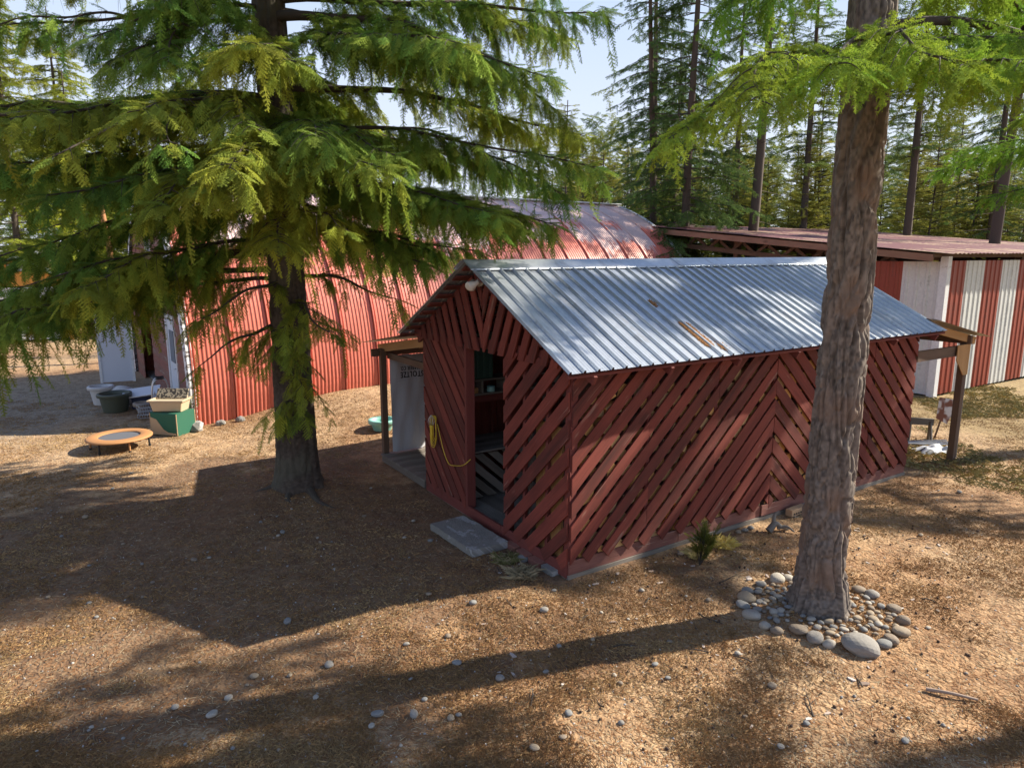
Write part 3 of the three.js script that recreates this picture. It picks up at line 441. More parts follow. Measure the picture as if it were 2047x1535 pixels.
// ------------------------------------------------------------------ striped pole barn
{
  const rd = rng(51), W0 = 2.84, X0 = 13.04;
  const pb = thing('pole_barn', 'low pole barn with red and white striped metal walls and dull red roof', 'pole barn', SHED.o, SHED.turn);
  const sheet = (w, h, ribs) => { const prof = []; for (let r = 0; r < ribs; r++) { const x = (w * r) / ribs, p = w / ribs; prof.push([x, 0], [x + p * 0.3, 0], [x + p * 0.38, 0.02], [x + p * 0.62, 0.02], [x + p * 0.7, 0]); } prof.push([w, 0]); return prof; };
  const wall = (dirX, k, w, h, y0, mat, bOff = 0) => { const pos = [], uv = [], prof = sheet(w, h, 4); for (let i = 0; i < prof.length - 1; i++) { const q = (m, y) => { const [s, d] = prof[m]; return dirX ? [X0 + k + s, y, -W0 + d] : [X0 - d, y, -W0 - k - s]; }; const a = q(i, y0), b = q(i + 1, y0), c = q(i + 1, h), d = q(i, h); const tri = dirX ? [a, b, c, a, c, d] : [b, a, d, b, d, c]; for (const p of tri) { pos.push(...p); uv.push(p[0] - p[2] + bOff, p[1]); } } return finish(pos, uv); };
  for (let k = 0; k < 13; k++) part(pb, 'wall_sheet', wall(true, 0.03 + k * 0.93, 0.93, 3.22 , 0.05 + rd() * 0.02, k % 2 ? stripeWhite : stripeRed, k * 0.7), k % 2 ? stripeWhite : stripeRed);
  for (let k = 0; k < 6; k++) part(pb, 'wall_sheet', wall(false, 0.03 + k * 0.95, 0.95, 3.2, 0.05, null, k * 0.9), k % 2 ? stripeRed : stripeWhite);
  part(pb, 'corner_trim', box(0.17, 3.3, 0.17, X0 + 0.0, 1.67, -W0 + 0.0), whitePaint);
  const rh = (b) => 3.36 + 0.093 * (b - W0);
  // roof: overlapping sheets running up the slope
  for (let k = 0; k < 15; k++) part(pb, 'roof_sheet', grid(10, 2, (u, v) => { const b = W0 - 0.35 + v * 11.2; return [X0 - 0.45 + k * 0.93 + u * 0.95, rh(b) + 0.05 + (Math.round(u * 10) % 2 ? 0.02 : 0) + (k % 2) * 0.004, -b]; }, (u, v, p) => [p[0] * 0.6 + k * 0.31, p[2] * 0.6]), poleRoofMat);
  const rb = (x, d0, d1, b0, b1, name, mat, th = 0.045) => part(pb, name, prism([[-b0, rh(b0) - d1], [-b0, rh(b0) - d0], [-b1, rh(b1) - d0], [-b1, rh(b1) - d1]], th, { o: V(x, 0, 0), u: V(0, 0, 1), v: V(0, 1, 0), n: V(-1, 0, 0) }, [1, 0]), mat);
  rb(X0 - 0.38, 0.0, 0.16, W0 + 0.1, 13.5, 'rake_board', rakeWood);
  for (const x of [X0 + 0.1, X0 + 4, X0 + 8]) {
    rb(x, 0.42, 0.56, W0 + 0.2, 13.4, 'truss_chord', brownWood); rb(x, 0.04, 0.16, W0 + 0.2, 13.4, 'truss_chord', brownWood);
    for (let b = 3.3; b < 13; b += 0.9) { const a = [-b, rh(b) - 0.14], c = [-b - 0.45, rh(b) - 0.45], e = [-b - 0.9, rh(b) - 0.14]; for (const [p, q] of [[a, c], [c, e]]) { const dx = q[0] - p[0], dy = q[1] - p[1], l = Math.hypot(dx, dy), nx = -dy / l * 0.045, ny = dx / l * 0.045; const poly = [[p[0] + nx, p[1] + ny], [q[0] + nx, q[1] + ny], [q[0] - nx, q[1] - ny], [p[0] - nx, p[1] - ny]]; part(pb, 'truss_web', prism(area(poly) < 0 ? poly.reverse() : poly, 0.035, { o: V(x + 0.04, 0, 0), u: V(0, 0, 1), v: V(0, 1, 0), n: V(-1, 0, 0) }), brownWood); } }
    for (const b of [3.0, 6.2, 9.0, 12.4]) part(pb, 'pole', box(0.16, rh(b) - 0.05, 0.16, x + 0.12, (rh(b) - 0.05) / 2, -b), brownWood);
  }
  for (let k = 0; k < 12; k++) part(pb, 'purlin', box(13.4, 0.09, 0.05, X0 + 6.3, rh(W0 + 0.1 + k * 0.95) - 0.03, -W0 - 0.1 - k * 0.95), brownWood);
  part(pb, 'white_box', box(0.22, 0.3, 0.34, X0 - 0.3, 3.55, -11.55), whitePaint, 'small white box under the high end of the roof');
  for (let i = 0; i < 9; i++) part(pb, 'rear_sheet', box(0.02, 3.0, 1.0, X0 + 13, 1.5, -W0 - 0.5 - i * 1.0), i % 2 ? stripeRed : stripeWhite);
}
// ------------------------------------------------------------------ orange cabin at the far edge, pole, wires
{
  const rd = rng(61), c = thing('orange_cabin', 'small orange board cabin with grey metal roof beyond the yard', 'cabin', [-19.0, 0, -27], 0.56);
  const orange = wood(71.5, [0.55, 0.24, 0.035], [0.68, 0.33, 0.06], [0.5, 0.27, 0.08], 0.1, 0.6), f = { o: V(0, 0, 0), u: V(1, 0, 0), v: V(0, 1, 0), n: V(0, 0, 1) };
  for (let k = 0; k < 16; k++) { const x = -1.6 + k * 0.2, y = (q) => 3.16 - Math.abs(q) * 0.56; part(c, 'gable_board', prism(x < 0 && x + 0.2 > 0.01 ? [[x, 2.15], [x + 0.196, 2.15], [x + 0.196, y(x + 0.196)], [0, 3.16], [x, y(x)]] : [[x, 2.15], [x + 0.196, 2.15], [x + 0.196, y(x + 0.196)], [x, y(x)]], 0.03 + (k % 2) * 0.006, f, [0, 1], [rd() * 5, rd()]), orange); }
  for (let k = 0; k < 11; k++) part(c, 'lower_board', box(3.1, 0.175, 0.03, 0, 0.15 + k * 0.185, -0.02), whitePaint);
  for (const x of [-1.58, 1.58]) part(c, 'corner_post', box(0.14, 2.2, 0.14, x, 1.1, 0.03), orange);
  part(c, 'side_wall', box(0.05, 2.2, 4, 1.56, 1.1, -2.05), orange); part(c, 'side_wall', box(0.05, 2.2, 4, -1.56, 1.1, -2.05), orange);
  const w = part(c, 'window', merge([box(0.55, 0.04, 0.03, 0, 2.98, 0.05), box(0.55, 0.04, 0.03, 0, 2.7, 0.05), box(0.03, 0.28, 0.03, -0.26, 2.84, 0.05), box(0.03, 0.28, 0.03, 0, 2.84, 0.05), box(0.03, 0.28, 0.03, 0.26, 2.84, 0.05)]), brownWood); for (const x of [-0.13, 0.13]) part(w, 'pane', box(0.24, 0.25, 0.01, x, 2.84, 0.045), std([0.35, 0.38, 0.42], 0.1));
  for (const s of [-1, 1]) part(c, 'roof_sheet', grid(12, 1, (u, v) => [s * v * 1.9, 3.26 - v * 1.9 * 0.56 + (Math.round(u * 12) % 2) * 0.02, 0.35 - u * 4.6], (u, v, p) => [p[0], p[2]]), galv);
  const pole = thing('utility_pole', 'short leaning orange-brown utility pole beyond the barn', 'pole', [-12.2, 0, -21.8], 0);
  part(pole, 'shaft', tube([V(0, 0, 0), V(-0.12, 2.8, 0), V(-0.34, 5.45, 0)], 0.10, 0.075, 14, 12), wood(77, [0.30, 0.13, 0.05], [0.42, 0.2, 0.08], [0.3, 0.2, 0.12], 0.15));
  part(pole, 'lamp_cover', lathe([[0, 0], [0.1, 0.02], [0.12, 0.2], [0.09, 0.38], [0, 0.42]], 16).translate(-0.18, 5.2, 0.1), std([0.7, 0.72, 0.75], 0.4));
  solo('power_cable', tube([V(-12.48, 4.15, -21.8), V(-11.9, 3.85, -21.2), V(-11.0, 4.0, -20.3), V(-10.2, 4.5, -19.3)], 0.014, 0.014, 5, 30), std([0.35, 0.35, 0.36], 0.6), 'slack grey cable from the pole to the barn', 'cable');
  solo('overhead_wire', tube([V(-12.5, 4.6, -21.8), V(-16, 3.75, -21.5), V(-21, 3.8, -21)], 0.012, 0.012, 5, 30), black, 'dark overhead wire running out past the orange cabin', 'wire');
}
// ------------------------------------------------------------------ things in the yard
{
  const rd = rng(71), on = (x, z, y = 0) => [x, ground(x, z) + y, z];
  // mini trampoline
  const tr = thing('mini_trampoline', 'round mini trampoline with rust orange padded rim on the yard', 'trampoline', on(-6.95, -11.95), 0.3);
  const orange = std([0.40, 0.19, 0.07], 0.7);
  part(tr, 'rim_pad', lathe([[0.33, 0.215], [0.34, 0.235], [0.42, 0.245], [0.5, 0.235], [0.53, 0.215], [0.53, 0.195], [0.5, 0.19], [0.34, 0.2], [0.33, 0.215]], 48), orange);
  part(tr, 'mat', lathe([[0, 0.205], [0.34, 0.21]], 40), std([0.10, 0.105, 0.12], 0.8, { side: THREE.DoubleSide }));
  for (let i = 0; i < 6; i++) { const a = (i / 6) * 6.283; const l = part(tr, 'leg', tube([V(Math.cos(a) * 0.46, 0.2, Math.sin(a) * 0.46), V(Math.cos(a) * 0.47, 0.02, Math.sin(a) * 0.47)], 0.016, 0.016, 10), i % 2 ? orange : black); part(l, 'foot', new THREE.CylinderGeometry(0.021, 0.024, 0.04, 12).translate(Math.cos(a) * 0.47, 0.02, Math.sin(a) * 0.47), black); }
  // fabric box, green and tan
  const fb = thing('fabric_crate', 'green and tan fabric pet crate standing at the barn corner', 'crate', on(-6.5, -13.0), -0.27);
  const green = std([0.015, 0.105, 0.062], 0.75), tan = std([0.46, 0.33, 0.2], 0.85);
  part(fb, 'body', bevelBox(0.6, 0.44, 0.5, 0.025, 0, 0.22, 0), green);
  const shp = new THREE.Shape([[-0.28, 0.02], [0.28, 0.02], [0.27, 0.06], [0.1, 0.07], [0.0, 0.12], [-0.08, 0.22], [-0.15, 0.31], [-0.28, 0.35]].map((p) => new THREE.Vector2(...p)));
  part(fb, 'side_panel', new THREE.ExtrudeGeometry(shp, { depth: 0.006, bevelEnabled: false }).translate(0, 0, 0.25), tan, 'curved tan panel');
  for (const [x, z] of [[0.295, 0.245], [-0.295, 0.245], [0.295, -0.245]]) part(fb, 'piping', tube([V(x, 0.015, z), V(x, 0.43, z)], 0.01, 0.01, 8), tan);
  // beige tray on top
  const by = thing('beige_trough', 'beige plastic trough with speckled soil sitting on the fabric crate', 'trough', on(-6.52, -13.0, 0.445), 0.0);
  const beige = std([0.52, 0.42, 0.28], 0.5);
  part(by, 'tub', (() => { const g = bevelBox(0.62, 0.2, 0.4, 0.03, 0, 0.1, 0), p = g.attributes.position; for (let i = 0; i < p.count; i++) { const k = 0.86 + 0.7 * p.getY(i); p.setX(i, p.getX(i) * k); p.setZ(i, p.getZ(i) * k); } g.computeVertexNormals(); return g; })(), beige);
  part(by, 'rim', merge([bevelBox(0.68, 0.03, 0.04, 0.008, 0, 0.21, 0.2), bevelBox(0.68, 0.03, 0.04, 0.008, 0, 0.21, -0.2), bevelBox(0.04, 0.03, 0.36, 0.008, 0.32, 0.211, 0), bevelBox(0.04, 0.03, 0.36, 0.008, -0.32, 0.211, 0)]), beige);
  part(by, 'back_panel', bevelBox(0.6, 0.2, 0.03, 0.008).rotateX(-0.5).translate(0, 0.3, -0.12), new THREE.MeshStandardMaterial({ map: tex(128, 128, (u, v, o) => { const w = noise2(u * 40, v * 40, 5, 40, 40) > 0.52; o[0] = w ? 0.06 : 0.42; o[1] = w ? 0.05 : 0.35; o[2] = w ? 0.04 : 0.24; }), roughness: 0.8 }), 'dark speckled panel');
  // tubs and pots
  const tub = (name, label, x, z, r0, r1, h, m, extra) => { const t = thing(name, label, 'tub', on(x, z), 0); part(t, 'shell', lathe([[0, 0.02], [r0 - 0.02, 0.02], [r0, 0], [r1, h], [r1 + 0.03, h], [r1 + 0.03, h + 0.04], [r1 - 0.01, h + 0.04], [r1 - 0.02, h - 0.02], [r0 - 0.01, 0.05], [0, 0.05]], 32), m); part(t, 'rim', lathe([[r1 + 0.005, h - 0.03], [r1 + 0.042, h - 0.025], [r1 + 0.045, h + 0.03], [r1 + 0.035, h + 0.046], [r1 - 0.005, h + 0.047]], 32), m); return t; };
  tub('plastic_tub', 'pale grey round planter tub outermost in the barn clutter', -9.35, -15.55, 0.17, 0.23, 0.38, std([0.55, 0.54, 0.53], 0.6));
  tub('plastic_tub', 'wide dark olive tub in front of the white sack', -8.65, -14.85, 0.24, 0.3, 0.36, std([0.075, 0.085, 0.06], 0.5));
  tub('plastic_tub', 'small tan pot beside the wire baskets', -8.0, -14.75, 0.11, 0.15, 0.18, std([0.3, 0.24, 0.19], 0.7));
  tub('plastic_tub', 'teal and white round tub behind the porch post', -2.47, -12.9, 0.17, 0.22, 0.16, std([0.22, 0.48, 0.42], 0.5));
  // sack
  solo('white_sack', (() => { const g = new THREE.SphereGeometry(0.3, 28, 20), p = g.attributes.position; for (let i = 0; i < p.count; i++) { const x = p.getX(i), y = p.getY(i), z = p.getZ(i), k = 0.75 + 0.55 * noise3(x * 6 + 5, y * 6, z * 6, 3); p.setXYZ(i, x * k * 1.25, Math.max(-0.16, y * k * 0.75), z * k); } g.computeVertexNormals(); return g; })(), std([0.6, 0.58, 0.54], 0.85), 'crumpled white sack heaped behind the dark olive tub', 'sack', on(-8.95, -15.6, 0.16), 0.4);
  // folding table
  const ft = thing('folding_table', 'white folding table top tilted over a navy crate', 'table', on(-8.25, -15.2), 0.35);
  part(ft, 'table_top', bevelBox(0.75, 0.03, 0.5, 0.008).rotateX(0.22).rotateZ(0.1).translate(0, 0.36, 0), std([0.68, 0.69, 0.72], 0.5)); for (const x of [-0.28, 0.28]) part(ft, 'leg', tube([V(x, 0.34, 0.15), V(x * 1.05, 0.01, 0.2)], 0.012, 0.012, 8), steel); for (const x of [-0.28, 0.28]) part(ft, 'leg', tube([V(x, 0.38, -0.15), V(x * 1.05, 0.01, -0.2)], 0.012, 0.012, 8), steel);
  const nc = thing('navy_crate', 'navy blue plastic crate under the tilted table', 'crate', on(-8.2, -15.25), 0.3); part(nc, 'shell', bevelBox(0.5, 0.24, 0.34, 0.02, 0, 0.12, 0), std([0.012, 0.02, 0.07], 0.5)); part(nc, 'rim', bevelBox(0.54, 0.03, 0.38, 0.008, 0, 0.25, 0), std([0.012, 0.02, 0.07], 0.5));
  // wire baskets
  for (let k = 0; k < 3; k++) { const g = [], w = 0.42, d = 0.3, h = 0.07; for (const y of [0, h]) g.push(tube([V(-w / 2, y, -d / 2), V(w / 2, y, -d / 2)], 0.006, 0.006, 5), tube([V(-w / 2, y, d / 2), V(w / 2, y, d / 2)], 0.006, 0.006, 5), tube([V(-w / 2, y, -d / 2), V(-w / 2, y, d / 2)], 0.006, 0.006, 5), tube([V(w / 2, y, -d / 2), V(w / 2, y, d / 2)], 0.006, 0.006, 5)); for (let i = 0; i <= 9; i++) { const x = -w / 2 + (w * i) / 9; g.push(tube([V(x, h, -d / 2), V(x, 0, -d / 2), V(x, 0, d / 2), V(x, h, d / 2)].map((q) => q), 0.004, 0.004, 4, 9)); } solo('wire_basket', merge(g), steel, ['white wire basket at the bottom of its stack', 'white wire basket in the middle of its stack', 'white wire basket on top of its stack'][k] + ' by the barn', 'basket', on(-7.65, -14.35, 0.01 + k * 0.085), 0.3 + k * 0.22); }
  // walking frame
  const wk = thing('walking_frame', 'folded chrome walking frame standing by the barn door', 'walker', on(-7.45, -14.5), 0.5);
  for (const z of [-0.12, 0.12]) part(wk, 'side_frame', tube([V(-0.2, 0, z), V(-0.13, 0.72, z), V(-0.05, 0.8, z), V(0.05, 0.8, z), V(0.12, 0.72, z), V(0.18, 0, z)], 0.013, 0.013, 8, 30), steel); part(wk, 'cross_bar', tube([V(-0.12, 0.5, -0.12), V(-0.12, 0.5, 0.12)], 0.012, 0.012, 8), steel); part(wk, 'cross_bar', tube([V(0.15, 0.62, -0.12), V(0.15, 0.62, 0.12)], 0.012, 0.012, 8), steel); part(wk, 'grip', tube([V(-0.08, 0.81, 0.12), V(0.08, 0.81, 0.12)], 0.018, 0.018, 10), black); part(wk, 'grip', tube([V(-0.08, 0.81, -0.12), V(0.08, 0.81, -0.12)], 0.018, 0.018, 10), black);
  const dk = thing('grey_cabinet', 'low grey cabinet behind the beige trough', 'cabinet', on(-6.85, -13.75), 0.6); part(dk, 'body', bevelBox(0.6, 0.55, 0.42, 0.012, 0, 0.28, 0), std([0.26, 0.25, 0.25], 0.6)); part(dk, 'lid', bevelBox(0.64, 0.03, 0.46, 0.008, 0, 0.575, 0), std([0.36, 0.35, 0.35], 0.5));
  // by the far lean-to
  const sp = thing('rusty_paddle', 'rusty white shield of sheet metal on a leaning stake', 'ornament', on(8.0, -12.6), -0.25);
  part(sp, 'stake', tube([V(-0.1, 0, 0), V(0.0, 0.5, 0), V(0.04, 0.72, 0)], 0.018, 0.014, 8, 8), brownWood);
  part(sp, 'sheet', new THREE.ExtrudeGeometry(new THREE.Shape([[-0.1, 0.78], [0.12, 0.75], [0.24, 0.72], [0.12, 0.42], [0.07, 0.28], [-0.12, 0.38]].map((p) => new THREE.Vector2(...p))), { depth: 0.006, bevelEnabled: false }).translate(0, 0, 0.02), new THREE.MeshStandardMaterial({ map: tex(128, 128, (u, v, o) => { const w = smoothstep(fbm2(u * 3, v * 3, 4, 4), 0.52, 0.6); o[0] = lerp(0.62, 0.2, w); o[1] = lerp(0.6, 0.08, w); o[2] = lerp(0.6, 0.05, w); }), roughness: 0.7 }));
  const tr2 = thing('sawhorse', 'small dark wooden trestle beside the woodshed far corner', 'trestle', on(7.35, -12.2), -0.3);
  part(tr2, 'rail', box(0.42, 0.12, 0.05, 0, 0.42, 0), greyWood[1]); for (const [x, z] of [[-0.16, 0.12], [-0.16, -0.12], [0.16, 0.12], [0.16, -0.12]]) part(tr2, 'leg', tube([V(x, 0.42, z * 0.2), V(x * 1.15, 0, z)], 0.024, 0.024, 4), greyWood[1]);
  solo('crumpled_tarp', grid(22, 16, (u, v) => { const x = (u - 0.5) * 0.6, z = (v - 0.5) * 0.34, e = Math.min(u, v, 1 - u, 1 - v) * 5; return [x, Math.min(1, e) * (0.03 + 0.1 * noise2(u * 6, v * 5, 8)), z]; }), new THREE.MeshStandardMaterial({ map: tex(64, 64, (u, v, o) => { const w = noise2(u * 5, v * 4, 6, 5, 4) > 0.55; o[0] = w ? 0.03 : 0.55; o[1] = w ? 0.035 : 0.57; o[2] = w ? 0.05 : 0.62; }), roughness: 0.6, side: THREE.DoubleSide }), 'crumpled white and black tarp on the grass by the stake', 'tarp', on(7.35, -11.75, 0.0), 0.2);
  for (let i = 0; i < 3; i++) solo('metal_pipe', tube([V(-0.4, 0.03 + i * 0.02, 0), V(0.4, 0.16 - i * 0.03, 0)], 0.014, 0.014, 8), steel, ['upper', 'middle', 'lower'][i] + ' of three thin pipes leaning on the wooden trestle', 'pipe', on(7.3, -12.05 + i * 0.07), -0.5 + i * 0.14);
}
// ------------------------------------------------------------------ trees
const leafMat = (o = {}) => new THREE.MeshPhysicalMaterial({ color: 0xffffff, roughness: 0.95, specularIntensity: 0.15, transmission: 0.36, thickness: 0, side: THREE.DoubleSide, ...o });
const needleMat = leafMat();
// a spray of needled twigs: stem along +x, about 0.34 long; one triangle for each needle
function sprayGeo(seed, { L = 0.34, twigs = 9, tl = 0.13, ang = 0.85, step = 0.0105, nl = 0.026, nw = 0.0052, fluff = 1, sag = 0.06 }) {
  const r = rng(seed), pos = [], tri = (a, b, c) => pos.push(a.x, a.y, a.z, b.x, b.y, b.z, c.x, c.y, c.z);
  const needles = (p0, dir, len) => {
    const side = dir.clone().cross(V(0, 1, 0)).normalize(), up = side.clone().cross(dir);
    for (let s = 0.004; s < len; s += step) {
      const p = p0.clone().addScaledVector(dir, s);
      for (let k = 0; k < 2; k++) {
        const th = (k ? 0 : Math.PI) + (r() - 0.5) * 1.9, out = side.clone().multiplyScalar(Math.cos(th)).addScaledVector(up, Math.sin(th) * 0.8 * fluff);
        const d = dir.clone().multiplyScalar(0.55 + r() * 0.3).addScaledVector(out, 1).normalize(), w = dir.clone().multiplyScalar(nw), q = nl * (0.7 + r() * 0.5) * (1 - 0.35 * (s / len));
        tri(p.clone().sub(w), p.clone().add(w), p.clone().addScaledVector(d, q));
      }
    }
    const t = 0.0022, e = p0.clone().addScaledVector(dir, len); tri(p0.clone().addScaledVector(side, t), p0.clone().addScaledVector(side, -t), e);
  };
  const at = (s) => V(s, -sag * (s / L) ** 2, 0);
  for (let i = 0; i < twigs; i++) for (const z of [-1, 1]) {
    const s = L * (0.08 + 0.86 * ((i + (z > 0 ? 0.5 : 0)) / twigs)), l = tl * (1 - 0.6 * (s / L)) * (0.75 + r() * 0.5);
    needles(at(s), V(Math.cos(ang), -0.18 - r() * 0.25, z * Math.sin(ang)).normalize(), l);
  }
  for (let k = 0; k < 4; k++) { const a = at(L * k / 4), b = at(L * (k + 1) / 4); needles(a, b.clone().sub(a).normalize(), a.distanceTo(b)); }
  const g = new THREE.BufferGeometry(); g.setAttribute('position', new THREE.Float32BufferAttribute(pos, 3)); g.computeVertexNormals(); return g;
}
const firSprays = [sprayGeo(1, {}), sprayGeo(2, { twigs: 7, tl: 0.16 }), sprayGeo(3, { twigs: 5, tl: 0.08, L: 0.30, sag: 0.02 })];
const larchSprays = [sprayGeo(5, { twigs: 6, tl: 0.12, nl: 0.034, nw: 0.0052, step: 0.011, fluff: 1.5 }), sprayGeo(6, { twigs: 4, tl: 0.10, nl: 0.036, nw: 0.0052, step: 0.011, fluff: 1.6, L: 0.38 })];
const farSprays = [sprayGeo(8, { L: 0.6, twigs: 5, tl: 0.26, step: 0.035, nl: 0.075, nw: 0.014, fluff: 1.3 }), sprayGeo(9, { L: 0.6, twigs: 4, tl: 0.22, step: 0.03, nl: 0.085, nw: 0.013, fluff: 1.6 })];
class Foliage {                                            // collects sprays, then one InstancedMesh per spray shape
  constructor(kinds) { this.kinds = kinds; this.m = kinds.map(() => []); this.c = kinds.map(() => []); }
  add(k, p, dir, roll, s, col) {
    const x = dir.clone().normalize(); let y = V(0, 1, 0); if (Math.abs(x.y) > 0.93) y = V(Math.cos(roll), 0, Math.sin(roll)); const z = x.clone().cross(y).normalize(); y = z.clone().cross(x);
    if (Math.abs(x.y) <= 0.93 && roll) { const c = Math.cos(roll), q = Math.sin(roll), y2 = y.clone().multiplyScalar(c).addScaledVector(z, q); z.copy(x.clone().cross(y2)); y = y2; }
    const m = new THREE.Matrix4().makeBasis(x.multiplyScalar(s), y.multiplyScalar(s), z.multiplyScalar(s)).setPosition(p); this.m[k].push(m); this.c[k].push(col);
  }
  get count() { return this.m.reduce((s, a) => s + a.length, 0); }
  build(parent, name = 'crown') { this.kinds.forEach((g, k) => { const n = this.m[k].length; if (!n) return; const im = shade(new THREE.InstancedMesh(g, needleMat, n)); this.m[k].forEach((m, i) => { im.setMatrixAt(i, m); im.setColorAt(i, this.c[k][i]); }); im.name = name; im.userData.kind = 'stuff'; parent.add(im); }); }
}
// trunk with real furrows
function trunkGeo(path, seed, { seg = 96, rows = 260, furrow = 0.022, fu = 16, fv = 3.2, flare = 0.5, roots = 5 }) {
  const H = path[path.length - 1][0], ax = (h) => { for (let i = 0; i < path.length - 1; i++) { const a = path[i], b = path[i + 1]; if (h <= b[0]) { const t = (h - a[0]) / (b[0] - a[0]); return [lerp(a[1], b[1], t), lerp(a[2], b[2], t), lerp(a[3], b[3], t)]; } } return path[path.length - 1].slice(1); };
  const g = grid(seg, rows, (u, v) => {
    const h = -0.12 + (H + 0.12) * Math.pow(v, 1.25), [cx, cz, r0] = ax(Math.max(0, h)), th = -u * Math.PI * 2, c = Math.cos(th), s = Math.sin(th);
    const fl = 1 + flare * Math.exp(-Math.max(0, h) / 0.22) * (0.55 + 0.6 * Math.max(0, Math.cos(th * roots + seed + 0.7 * Math.sin(th * 2)))), r = r0 * fl;
    const px = c * r0 * fu, pz = s * r0 * fu, wob = noise3(px * 0.4, h * 1.5, pz * 0.4, seed + 3) * 1.6;
    const n1 = Math.abs(noise3(px + wob, h * fv, pz + wob, seed) - 0.5) * 2, n2 = Math.abs(noise3(px * 1.9 - wob, h * fv * 4.2, pz * 1.9, seed + 1) - 0.5) * 2, n3 = noise3(px * 3.2, h * 34, pz * 3.2, seed + 2);
    const d = furrow * (smoothstep(n1, 0.0, 0.3) * 0.8 + smoothstep(n2, 0.0, 0.32) * 0.45 - 0.9) + 0.008 * (n3 - 0.5);
    return [cx + c * (r + d), h, cz + s * (r + d)];
  }, (u, v) => [u, v]);
  return g;
}
function barkMat(seed, a, b, c) {
  const t = tex(256, 1024, (u, v, o) => { const wv = noise2(u * 26, v * 40, seed + 6, 26, 40) * 0.05 + noise2(u * 60, v * 110, seed + 8, 60, 110) * 0.02, n = hash(Math.floor((u + wv) * 30) % 30, Math.floor((v + wv * 0.5 + noise2(u * 60, v * 90, seed + 9, 60, 90) * 0.02 + hash(Math.floor((u + wv) * 30) % 30, 1, seed)) * 26) % 26, seed), m = noise2(u * 70, v * 90, seed + 1, 70, 90), k = noise2(u * 7, v * 9, seed + 2, 7, 9), f = clamp(n * 0.4 + m * 0.75 - 0.12, 0, 1), w = smoothstep(k, 0.5, 0.8); for (let i = 0; i < 3; i++) o[i] = lerp(lerp(a[i], b[i], f), c[i], w * 0.6); });
  t.repeat.set(1, 5); return new THREE.MeshStandardMaterial({ map: t, roughness: 0.95 });
}
const firBark = barkMat(401, [0.040, 0.030, 0.024], [0.105, 0.080, 0.062], [0.09, 0.085, 0.06]), larchBark = barkMat(411, [0.070, 0.057, 0.049], [0.235, 0.195, 0.165], [0.185, 0.125, 0.092]), limbMat = std([0.062, 0.048, 0.038], 0.95), farBark = std([0.085, 0.065, 0.052], 1);
const col = (r, base, warm, v = 0.35, bias = 0.5) => { const t = clamp(bias * 0.9 - 0.2 + r() * 0.5, 0, 1), k = 1 - v / 2 + v * r(); return lin(lerp(base[0], warm[0], t) * k, lerp(base[1], warm[1], t) * k, lerp(base[2], warm[2], t) * k); };

